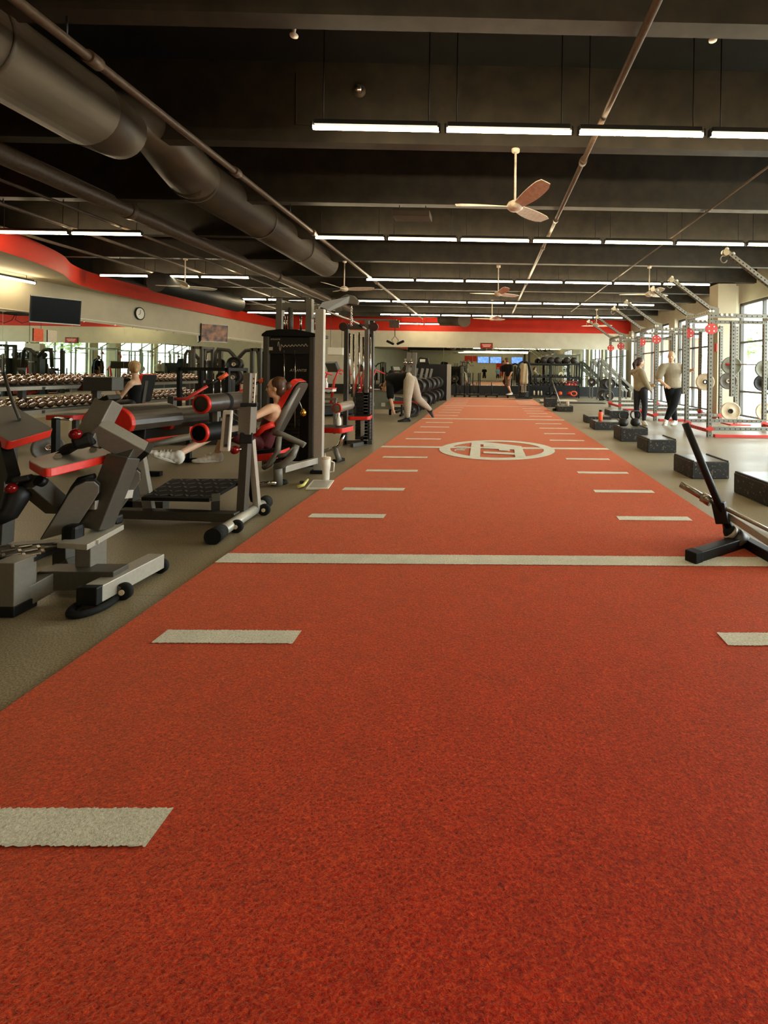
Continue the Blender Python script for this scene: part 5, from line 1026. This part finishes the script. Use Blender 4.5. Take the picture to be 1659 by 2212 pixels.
# two tall grey posts and the dark cabinet with a screen behind the plates
t = thing('smith_machine', 'machine with two tall tilted grey posts right behind the bent-over person', 'exercise machine', (-2.6, 14.5, 0))
for px, x2 in ((878, 884), (890, 896)): a, b = P(x2-8, 850, 14.5), P(x2, 762, 14.5); a.z = .05; MB().beam(a, b, .13, .1, up=(0, 1, 0)).build('tilted_post', m_grey, t, bevel=.004); MB().cyl(P(px-6, 783, 14.4), P(px+2, 783, 14.4), .05).build('chrome_hook', m_chrome, t)
MB().beam((-3.1, 14.5, .05), (-2.3, 14.5, .05), .1).build('base_beam', m_greyd, t)
t = thing('black_partition', 'low black partition panel behind the row of weight plates', 'partition', (-2.4, 20, 0)); a, b = P(896, 786, 19.5), P(965, 786, 19.5); MB().box(((a.x+b.x)/2, 19.5, a.z/2), (b.x-a.x, .1, a.z)).build('panel', m_black, t, bevel=.006); MB().beam((b.x+.1, 19.5, 0), (b.x+.1, 19.5, a.z), .16).build('end_post', m_silver, t)
for x in (a.x+.2, b.x-.2): MB().box((x, 19.5, .03), (.08, .5, .06)).build('foot', m_black, t)
c = P(914, 779, 19.4); t = thing('digital_timer', 'black timer console with a small white screen on the partition', 'timer', (c.x, 19.5, a.z)); MB().prism([V((c.x-.26, 19.45, a.z)), V((c.x+.26, 19.45, a.z)), V((c.x+.2, 19.45, a.z+.24)), V((c.x-.14, 19.45, a.z+.28)), V((c.x-.2, 19.45, a.z+.24))], V((0, .14, 0))).build('timer_case', m_black, t, bevel=.02); MB().box((c.x-.03, 19.44, a.z+.14), (.22, .02, .12)).build('timer_screen', m_white, t)
# ---- row of plate posts with big black plates beside the turf
CLY = (13.6, 14.9, 16.2, 17.5, 18.8, 20.1); pl0 = {}
for ci, y0 in enumerate(CLY):
    t = thing('plate_tree', 'dark plate storage post, %s from the camera beside the turf' % ORD[ci], 'plate rack', (-2.45, y0, 0), 0, 'plate storage posts')
    MB().beam((-2.45, y0+.2, 0), (-2.45, y0+.2, 1.0), .07).build('upright', m_grey, t, bevel=.003); MB().beam((-2.45, y0+.2, .98), (-2.38, y0+.22, 1.32), .09).build('angled_post', m_grey, t, bevel=.003)
    for z in (.29, .77): MB().cyl((-2.75, y0-.06, z), (-1.95, y0-.06, z), .02, n=10).build('cross_tube', m_black, t)
    for x in (-2.7, -2.1): MB().beam((x, y0-.15, .03), (x, y0+.45, .03), .06).build('foot', m_black, t)
    for tier, (x, z) in enumerate(((-2.13, .77), (-2.1, .29), (-2.72, .86))):
        for k in range(4 if tier < 2 else 3):
            lab = 'black plate on the %s of the %s plate post, %s' % (('upper right peg', 'lower right peg', 'left peg')[tier], ORD[ci], ('front one', 'second one', 'third one', 'rear one')[k]); g = 'black plates beside the turf'
            p_ = (x+rd.uniform(-.015, .015), y0-.12+.1*k, z)
            if tier not in pl0: pl0[tier] = disc_plate(p_, (.14, -1, 0), .225, .075, m_urethane, lab, g, hubm=m_cream if tier != 1 else m_urethane, letters=True, hr=.36)
            else: dup(pl0[tier], p_, rd.uniform(-.05, .05), lab, g)
disc_plate((-2.06, 12.3, .2), (.35, -1, .1), .2, .07, m_urethane, 'black plate standing on the floor by the raised foot', 'plates on the floor', letters=True, hubm=m_urethane)
# ================================================================== people
def capsule(mb, a, b, ra, rb, n=14):
    a, b = V(a), V(b); d, sd, u = frame(b-a if (b-a).length > 1e-6 else V((0, 0, 1))); pts = []; rs = []
    for k in range(5): t = pi/2*(1-k/4); pts.append(a-d*ra*math.sin(t)); rs.append(max(ra*math.cos(t), .0005))
    for k in range(5): t = pi/2*k/4; pts.append(b+d*rb*math.sin(t)); rs.append(max(rb*math.cos(t), .0005))
    mb.tube(pts, rs, n)
def limb(mb, js, rs, g=0.):
    for i in range(len(js)-1):
        a, b = V(js[i]), V(js[i+1]); capsule(mb, a, b, rs[i]+g, rs[i+1]+g)
def ell(mb, c, side, up, r):
    s = V(side).normalized(); u = V(up); u = (u - s*u.dot(s)).normalized(); f = u.cross(s); mb.sph(c, r, 18, 12, Matrix(((s.x, f.x, u.x), (s.y, f.y, u.y), (s.z, f.z, u.z))))
def finish(mb, name, mat, parent, vox, it=6, label=None):
    o = mb.build(name, mat, parent, smooth_all=True); m = o.modifiers.new('remesh', 'REMESH'); m.mode = 'VOXEL'; m.voxel_size = vox; m.use_smooth_shade = True
    s = o.modifiers.new('smooth', 'SMOOTH'); s.factor = .5; s.iterations = it
    if label: o['label'] = label
    return o
def lerp(a, b, t): return V(a).lerp(V(b), t)
def hand(mb, wr, d, palm_n, s=1., curl=.5, th=1):
    """wr wrist, d direction of the hand, palm_n palm normal; five separate curled fingers"""
    d = V(d).normalized(); pn = V(palm_n); pn = (pn-d*pn.dot(d)).normalized(); sd = d.cross(pn)
    ell(mb, wr+d*.045*s, sd, d, (.04*s, .016*s, .052*s)); L = (.062, .074, .07, .056)
    for i in range(4):
        a = wr + d*.085*s + sd*((i-1.5)*.021*s); q = 0; p = a
        for k in range(3):
            q += curl*(.5+.5*k); e = p + (d*math.cos(q)+pn*math.sin(q))*L[i]*s*(.42, .32, .26)[k]; capsule(mb, p, e, .0092*s-.0008*k, .0085*s-.0008*k, 8); p = e
    a = wr+d*.025*s-sd*th*.03*s; b = a-sd*th*.032*s+d*.028*s+pn*.01*s; capsule(mb, a, b, .013*s, .011*s, 8); capsule(mb, b, b+d*.03*s+pn*.012*s, .011*s, .009*s, 8)
def head(mb, c, fwd, up, s=1.):
    f = V(fwd).normalized(); u = V(up); u = (u-f*u.dot(f)).normalized(); sd = f.cross(u)
    ell(mb, c+u*.02*s, sd, u, (.074*s, .092*s, .098*s)); ell(mb, c-u*.045*s+f*.028*s, sd, u, (.055*s, .062*s, .068*s))
    capsule(mb, c-u*.092*s+f*.062*s, c-u*.088*s+f*.066*s, .02*s, .018*s, 8)                        # chin
    capsule(mb, c+u*.012*s+f*.088*s, c-u*.026*s+f*.106*s, .009*s, .0135*s, 8)                      # nose
    capsule(mb, c-sd*.03*s+u*.026*s+f*.082*s, c+sd*.03*s+u*.026*s+f*.082*s, .011*s, .011*s, 8)     # brow
    for e in (-1, 1):
        ell(mb, c+sd*e*.075*s-u*.01*s-f*.008*s, f, u, (.018*s, .008*s, .03*s)); ell(mb, c+sd*e*.045*s-u*.02*s+f*.058*s, sd, u, (.022*s, .02*s, .022*s))   # ears, cheeks
def face_parts(t, c, fwd, up, s=1., brow=m_hair):
    f = V(fwd).normalized(); u = V(up); u = (u-f*u.dot(f)).normalized(); sd = f.cross(u)
    for e in (-1, 1):
        MB().sph(c+sd*e*.031*s+u*.006*s+f*.084*s, .0105*s, 10, 7).build('eye', m_eye, t); MB().tube([c+sd*e*.014*s+u*.026*s+f*.096*s, c+sd*e*.032*s+u*.032*s+f*.092*s, c+sd*e*.05*s+u*.026*s+f*.079*s], .0035*s, 6).build('eyebrow', brow, t)
    MB().tube([c+sd*k*.011*s-u*(.052+.002*abs(k))*s+f*(.098-.0035*k*k)*s for k in (-2, -1, 0, 1, 2)], .0055*s, 6).build('lips', m_lip, t)
def shoe(t, heel, toe, up=(0, 0, 1), mat=m_shoe, s=1., sole=m_white, ankle=None):
    heel, toe = V(heel), V(toe); d = (toe-heel).normalized(); u = V(up); u = (u-d*u.dot(d)).normalized(); sd = d.cross(u); L = (toe-heel).length; mb = MB()
    for k, (w_, h_) in enumerate(((.036, .05), (.04, .056), (.04, .05), (.043, .04), (.047, .032), (.044, .026), (.03, .02))): ell(mb, heel+d*(L*k/6.3)+u*h_*.8*s, sd, d, (w_*s, h_*s, L/8))
    if ankle is not None: capsule(mb, heel+d*.03+u*.07*s, V(ankle), .045*s, .042*s)
    o = finish(mb, 'shoe', mat, t, .009, 3); mb = MB(); pts = []
    for k in range(20): a = 2*pi*k/20; w_ = .042+.008*math.cos(a); pts.append(heel+d*(L*.47+L*.53*math.cos(a))+sd*(w_*s*math.sin(a))+u*.002)
    mb.prism(pts, u*.022*s); mb.build('sole', sole, o, bevel=.004)
    mb = MB()
    for k in range(4): q = heel+d*(L*(.42+.09*k))+u*(.088-.011*k)*s; mb.tube([q-sd*.025*s, q+u*.006, q+sd*.025*s], .003, 5)
    mb.build('laces', sole, o); return o
def person(name_label, J, skin, S_=1., top=None, topmat=None, sleeve=.5, legmat=None, leglen=1., vox=.012, slack=.012, hairf=None, hands=None, baggy=0., shoes=m_shoe, w=1., sole=m_white, toplen=.1, extra=None, face=True, brow=m_hair, bareback=False, hk=1.05, tmax=24, drape=0):
    """J: dict of joints (V). limbs [shoulder, elbow, wrist] and [hip, knee, ankle, toe] for L and R"""
    base = J['base']; t = thing('person', name_label, 'person', base); H, N_, CH, PE = V(J['head']), V(J['neck']), V(J['chest']), V(J['pelvis'])
    side = (V(J['R'][0])-V(J['L'][0])).normalized(); spine = CH-PE; hs = (V(J['RL'][0])-V(J['LL'][0])).normalized()
    body = MB(); head(body, H, J['face'], J['hup'], S_*hk); capsule(body, N_, lerp(N_, H, .75), .055*S_, .05*S_)
    TOR = []
    for k in range(25):
        u = k/24; i_ = min(7, int(u*8)); q_ = u*8-i_; c = lerp(PE, N_, u); sd = lerp(hs, side, u); W_ = (.165, .158, .145, .138, .145, .16, .17, .155, .09); D_ = (.115, .112, .102, .098, .105, .115, .115, .095, .07)
        TOR.append((c, sd, ((W_[i_]*(1-q_)+W_[i_+1]*q_)*w*S_, (D_[i_]*(1-q_)+D_[i_+1]*q_)*w*S_, .06*S_)))
    for c, sd, r in TOR: ell(body, c, sd, N_-PE, r)
    for a_ in ('L', 'R'):
        sh, el, wr = [V(x) for x in J[a_][:3]]; limb(body, [lerp(N_, sh, .35)-(N_-PE).normalized()*.02, sh, lerp(sh, el, .45), el, lerp(el, wr, .3), wr], [x*S_*w for x in (.06, .058, .046, .038, .04, .026)])
        hd = J.get('h'+a_, (wr-el, side.cross(spine)*-1)); hand(body, wr, hd[0], hd[1], S_, J.get('curl', .45), 1 if a_ == 'L' else -1)
        lg = J[a_+'L']; hp, kn, an = [V(x) for x in lg[:3]]; limb(body, [hp, lerp(hp, kn, .5), kn, lerp(kn, an, .3), lerp(kn, an, .65), an], [x*S_*w for x in (.092, .078, .056, .056, .045, .034)])
    b = finish(body, 'body', skin, t, vox, 4)
    if topmat:
        mb = MB()
        for i, (c, sd, r) in enumerate(TOR):
            if i/24 >= toplen-.01 and i < tmax: ell(mb, c, sd, N_-PE, (r[0]+slack+baggy, r[1]+slack+baggy, r[2])); (drape and ell(mb, c+V((0, 0, -drape*(.35+.65*i/24))), sd, N_-PE, (r[0]*.95, r[1]*.9, r[2])))
        if sleeve:
            for a_ in ('L', 'R'):
                sh, el, wr = [V(x) for x in J[a_][:3]]; js = [lerp(N_, sh, .4)-(N_-PE).normalized()*.02, sh]; rs = [.062, .064]
                if sleeve <= 1: js.append(lerp(sh, el, sleeve)); rs.append(.055+slack*.6)
                else: js += [el, lerp(el, wr, sleeve-1)]; rs += [.046, .034]
                limb(mb, js, [x*S_*w for x in rs], slack)
        finish(mb, top or 'shirt', topmat, t, vox, 5)
    if legmat:
        mb = MB()
        for i, (c, sd, r) in enumerate(TOR[:6]): ell(mb, c, sd, N_-PE, (r[0]+slack*.6, r[1]+slack*.6, r[2]))
        for a_ in ('LL', 'RL'):
            hp, kn, an = [V(x) for x in J[a_][:3]]; js = [hp, lerp(hp, kn, .5), kn, lerp(kn, an, .35), lerp(kn, an, .92)]; rs = [.095, .082, .06, .058, .038]
            if leglen < 1: js = [hp, lerp(hp, kn, .5), lerp(hp, kn, leglen*2)]; rs = [.098, .09, .088]
            bg = (1, 1, 1, .8, .15); limb(mb, js, [x*S_*w+baggy*bg[q] for q, x in enumerate(rs)], slack*.5)
        finish(mb, 'trousers' if leglen >= 1 else 'shorts', legmat, t, vox, 5)
    for a_ in ('LL', 'RL'):
        an, toe = V(J[a_][2]), V(J[a_][3]); d = (toe-an); up_ = J.get(a_+'up', V((0, 0, 1))); up_ = V(up_).normalized(); heel = an-up_*.085*S_; d = d-up_*d.dot(up_); d.normalize(); heel = heel-d*.045*S_; shoe(t, heel, heel+d*.28*S_, up_, shoes, S_*1.15, sole, an)
    if hairf: hairf(t, H, V(J['face']).normalized(), V(J['hup']).normalized())
    if face: face_parts(t, H, J['face'], J['hup'], S_, brow)
    return t
def hair_cap(mb, H, f, u, s=1., back=.0, low=0.):
    sd = f.cross(u); ell(mb, H+u*.042*s-f*.02*s, sd, u, (.083*s, .086*s, .088*s)); ell(mb, H+u*(.0-low)*s-f*.052*s, sd, u, (.076*s, .066*s, .09*s))
# seated woman on the leg extension machine
f_ = V((-1, -.12, .02)).normalized(); up_ = V((.12, 0, 1)).normalized()
def bun(t, H, f, u):
    mb = MB(); hair_cap(mb, H, f, u, .98); ell(mb, H-f*.125+u*.02, f.cross(u), u, (.045, .045, .05)); finish(mb, 'hair', m_hair, t, .008, 4)
Yw = 5.02
J = dict(base=(-2.5, 5.05, .28), head=P(597, 838, 5.0), neck=P(603, 878, 5.06), chest=P(592, 900, 5.08), pelvis=P(566, 958, 5.1), face=f_, hup=up_,
         L=[P(584, 882, 4.9), P(538, 906, 4.72), P(520, 868, 4.78)], R=[P(600, 884, 5.26), P(560, 905, 5.35), P(524, 885, 5.2)],
         LL=[P(556, 955, 5.0), P(478, 928, 4.72), P(384, 982, 4.3), P(322, 984, 4.2)], RL=[P(560, 955, 5.22), P(492, 925, 5.1), P(468, 982, 5.1), P(432, 1006, 5.0)],
         LLup=V((.5, .05, .86)), RLup=V((.1, 0, 1)), hL=(V((-.35, -.2, .9)), V((-1, 0, 0))), hR=(V((-.7, -.3, .3)), V((0, 0, -1))), curl=1.0)
w1 = person('seated woman with brown hair and burgundy top, one white-shod leg raised', J, m_skin, .9, topmat=m_burg, sleeve=0, legmat=m_burg, leglen=.28, vox=.009, slack=.008, hairf=bun, w=1.0, toplen=.0, tmax=15)
# narrow straps of her top over the shoulders and at the nape
nk = J['neck']; MB().tube([nk+V((-.05, -.06, -.015)), nk+V((.02, -.065, .0)), nk+V((.06, 0, -.005)), nk+V((.02, .06, .0)), nk+V((-.05, .055, -.015)), nk+V((-.075, 0, -.03))], .014, 8, cyc=True).build('halter_neckband', m_burg, w1)
MB().cyl(P(612, 838, 4.93), P(610, 842, 4.93), .006).build('earring', m_white, w1)
# bent-over person in a black T-shirt and grey sweatpants
def short_dark(t, H, f, u):
    mb = MB(); hair_cap(mb, H, f, u, 1.0); finish(mb, 'hair', m_hair3, t, .012, 3)
J = dict(base=G(873, 911), head=P(828, 836, 12.0), neck=P(838, 822, 11.8), chest=P(848, 820, 11.7), pelvis=P(885, 816, 11.55), face=V((-.3, .3, -1)), hup=V((-.7, .4, -.5)),
         L=[P(842, 838, 11.5), P(844, 862, 11.35), P(849, 884, 11.3)], R=[P(846, 806, 11.95), P(842, 832, 12.15), P(844, 856, 12.2)],
         LL=[P(884, 822, 11.45), P(880, 862, 11.3), P(881, 903, 11.3), P(862, 908, 11.25)], RL=[P(890, 823, 11.75), P(903, 862, 12.0), P(931, 886, 12.2), P(938, 903, 12.25)], RLup=V((.75, .1, .55)), curl=.5)
person('person bent forward in a black T-shirt and light grey sweatpants, arm hanging, dark trainers', J, m_skin, .98, topmat=m_blackc, sleeve=.75, legmat=m_sweat, vox=.014, slack=.02, baggy=.026, w=1.12, drape=.3, shoes=m_shoeb, sole=m_shoeb, hairf=short_dark, toplen=.12)
# woman with dark ponytail and hooded sweatshirt
def pony(t, H, f, u):
    mb = MB(); hair_cap(mb, H, f, u, 1.05); limb(mb, [H-f*.1+u*.03, H-f*.15-u*.05, H-f*.13-u*.15], [.05, .05, .03]); finish(mb, 'hair', m_hair3, t, .011, 3)
Yp = 11.1; gz = lambda px, Y, z: V((P(px, 800, Y).x, Y, z))
f_ = V((.9, .25, -.1)).normalized()
J = dict(base=gz(1385, Yp, 0), head=gz(1382, Yp, 1.5), neck=gz(1380, Yp, 1.34), chest=gz(1379, Yp, 1.2), pelvis=gz(1384, Yp+.03, .86), face=f_, hup=V((.1, 0, 1)),
         L=[gz(1372, Yp+.12, 1.27)+V((-.02, .08, 0)), gz(1390, Yp+.3, 1.05), gz(1405, Yp+.12, .98)], R=[gz(1386, Yp-.15, 1.27), gz(1396, Yp-.18, 1.03), gz(1404, Yp-.12, .86)],
         LL=[gz(1378, Yp+.08, .84), gz(1376, Yp+.1, .46), gz(1377, Yp+.1, .09), gz(1384, Yp-.1, .02)], RL=[gz(1391, Yp-.07, .84), gz(1394, Yp-.03, .46), gz(1392, Yp, .09), gz(1398, Yp-.2, .02)], curl=.4)
wh = person('woman with a dark ponytail in a sage hooded sweatshirt and navy leggings, seen from behind', J, m_skin, .93, top='sweatshirt', topmat=m_hood, sleeve=1.85, legmat=m_navy, vox=.011, slack=.018, hairf=pony, w=1.06, toplen=0, sole=m_cream, hk=1.12)
mb = MB(); n0 = V(J['neck']); limb(mb, [n0+V((-.06, .09, -.01)), n0+V((-.1, 0, -.06)), n0+V((-.04, -.09, -.01))], [.035, .05, .035]); finish(mb, 'hood', m_hood, wh, .011, 3)
# man in taupe T-shirt standing cross-legged, one hand on the rack
def bald(t, H, f, u):
    mb = MB(); ell(mb, H+u*.022-f*.012, f.cross(u), u, (.077, .093, .098)); ell(mb, H-f*.045-u*.0, f.cross(u), u, (.074, .06, .06)); finish(mb, 'hair', m_hairg, t, .011, 3, label='very short pale hair')
Ym = 11.2; f_ = V((-.45, -.9, -.08)).normalized()
J = dict(base=gz(1455, Ym, 0), head=gz(1450, Ym-.02, 1.66), neck=gz(1450, Ym+.02, 1.47), chest=gz(1450, Ym+.02, 1.32), pelvis=gz(1454, Ym, .93), face=f_, hup=V((0, 0, 1)),
         L=[gz(1470, Ym+.02, 1.4), gz(1480, Ym-.05, 1.3)+V((.05, 0, .0)), gz(1494, Ym-.5, 1.34)], R=[gz(1432, Ym-.03, 1.4), gz(1421, Ym-.08, 1.12), gz(1437, Ym-.16, .98)],
         LL=[gz(1462, Ym+.02, .9), gz(1456, Ym-.1, .5), gz(1440, Ym-.12, .13), gz(1432, Ym-.3, .03)], RL=[gz(1447, Ym, .9), gz(1452, Ym+.05, .48), gz(1460, Ym+.06, .09), gz(1452, Ym-.16, .03)], curl=.3)
J['LLup'] = V((-.3, -.5, .8))
person('man with very short hair in a taupe T-shirt and black leggings, leaning on the rack', J, m_skin, 1.02, topmat=m_tee, sleeve=.8, legmat=m_blackc, vox=.012, slack=.022, hairf=bald, w=1.14, toplen=0, baggy=.02, hk=1.12, brow=m_hairg)
# blonde woman seated in the machine chair, seen from behind
def blond(t, H, f, u):
    mb = MB(); hair_cap(mb, H, f, u, 1.06); limb(mb, [H-f*.09+u*.02, H-f*.13-u*.06], [.05, .035]); finish(mb, 'hair', m_hair2, t, .011, 3)
Yb_ = 7.95
J = dict(base=(-6.1, 7.95, .45), head=P(290, 796, Yb_), neck=P(293, 820, Yb_+.02), chest=P(291, 834, Yb_+.04), pelvis=P(288, 872, Yb_+.05), face=V((-.7, .65, -.2)), hup=V((0, 0, 1)),
         L=[P(276, 830, Yb_+.1), P(268, 856, Yb_), P(262, 838, Yb_+.05)], R=[P(303, 829, Yb_-.05), P(270, 862, Yb_-.18), P(262, 842, Yb_-.1)],
         LL=[P(280, 872, Yb_+.15), P(232, 872, Yb_+.2), P(232, 918, Yb_+.2), P(220, 925, Yb_+.15)], RL=[P(282, 873, Yb_-.05), P(240, 874, Yb_), P(240, 922, Yb_), P(226, 930, Yb_-.05)], curl=.9)
J['L'][0] = J['neck']+V((-.1, .12, -.05)); J['R'][0] = J['neck']+V((.04, -.16, -.06)); J['R'][1] = J['neck']+V((-.1, -.2, -.3)); J['R'][2] = J['neck']+V((-.27, -.08, -.14)); J['L'][1] = J['neck']+V((-.3, .16, -.25)); J['L'][2] = J['neck']+V((-.38, .0, -.08))
person('blonde woman in a black tank top seated with her back to the turf', J, m_skin, .9, top='tank_top', topmat=m_blackc, sleeve=0, legmat=m_navy, vox=.012, slack=.008, hairf=blond, w=.9, tmax=19, toplen=0)
# man in black T-shirt and shorts standing at the end of the turf
Yd = 21.25; f_ = V((-.85, .45, 0)).normalized()
J = dict(base=gz(1102, Yd, .16), head=gz(1093, Yd, 1.75), neck=gz(1097, Yd, 1.57), chest=gz(1099, Yd, 1.42), pelvis=gz(1099, Yd, 1.03), face=f_, hup=V((0, 0, 1)),
         L=[gz(1090, Yd+.05, 1.5), gz(1089, Yd+.1, 1.22), gz(1088, Yd+.05, .98)], R=[gz(1104, Yd-.08, 1.5), gz(1106, Yd-.12, 1.23), gz(1100, Yd-.15, 1.0)],
         LL=[gz(1097, Yd+.08, 1.0), gz(1099, Yd+.05, .6), gz(1104, Yd+.05, .26), gz(1098, Yd, .2)], RL=[gz(1101, Yd-.06, 1.0), gz(1097, Yd-.05, .62), gz(1105, Yd-.05, .26), gz(1098, Yd-.15, .2)], curl=.5)
person('man in black T-shirt and brown shorts standing at the turf end', J, m_skin2, .97, topmat=m_blackc, sleeve=.7, legmat=M('brown_short_cloth', (120, 88, 60), .8), leglen=.45, vox=.015, slack=.02, shoes=m_shoe, hairf=short_dark, toplen=.05, sole=m_cream)
# two people behind the camera, seen in the back mirror
def standing(px_x, Y, label, shirt, short, hm, fw):
    x = px_x; J = dict(base=(x, Y, 0), head=V((x, Y, 1.62)), neck=V((x, Y, 1.44)), chest=V((x, Y, 1.3)), pelvis=V((x, Y, .92)), face=fw, hup=V((0, 0, 1)),
         L=[V((x+.18, Y, 1.38)), V((x+.24, Y, 1.1)), V((x+.2, Y+.15, .9))], R=[V((x-.18, Y, 1.38)), V((x-.24, Y, 1.1)), V((x-.2, Y+.15, .9))],
         LL=[V((x+.09, Y, .9)), V((x+.12, Y+.03, .48)), V((x+.13, Y, .09)), V((x+.14, Y+.2, .03))], RL=[V((x-.09, Y, .9)), V((x-.12, Y+.03, .48)), V((x-.13, Y, .09)), V((x-.14, Y+.2, .03))], curl=.4)
    person(label, J, m_skin, .97, topmat=shirt, sleeve=.6, legmat=short, leglen=.48, vox=.016, slack=.02, hairf=short_dark, toplen=.0)
standing(-.65, -6.0, 'person in black shirt and shorts on the turf, seen in the back mirror', m_blackc, m_blackc, m_hair3, V((0, 1, 0)))
standing(.95, -8.0, 'person in a pale blue shirt standing further off, seen in the back mirror', M('pale_blue_cotton', (120, 170, 200), .8), m_navy, m_hair3, V((.2, 1, 0)))
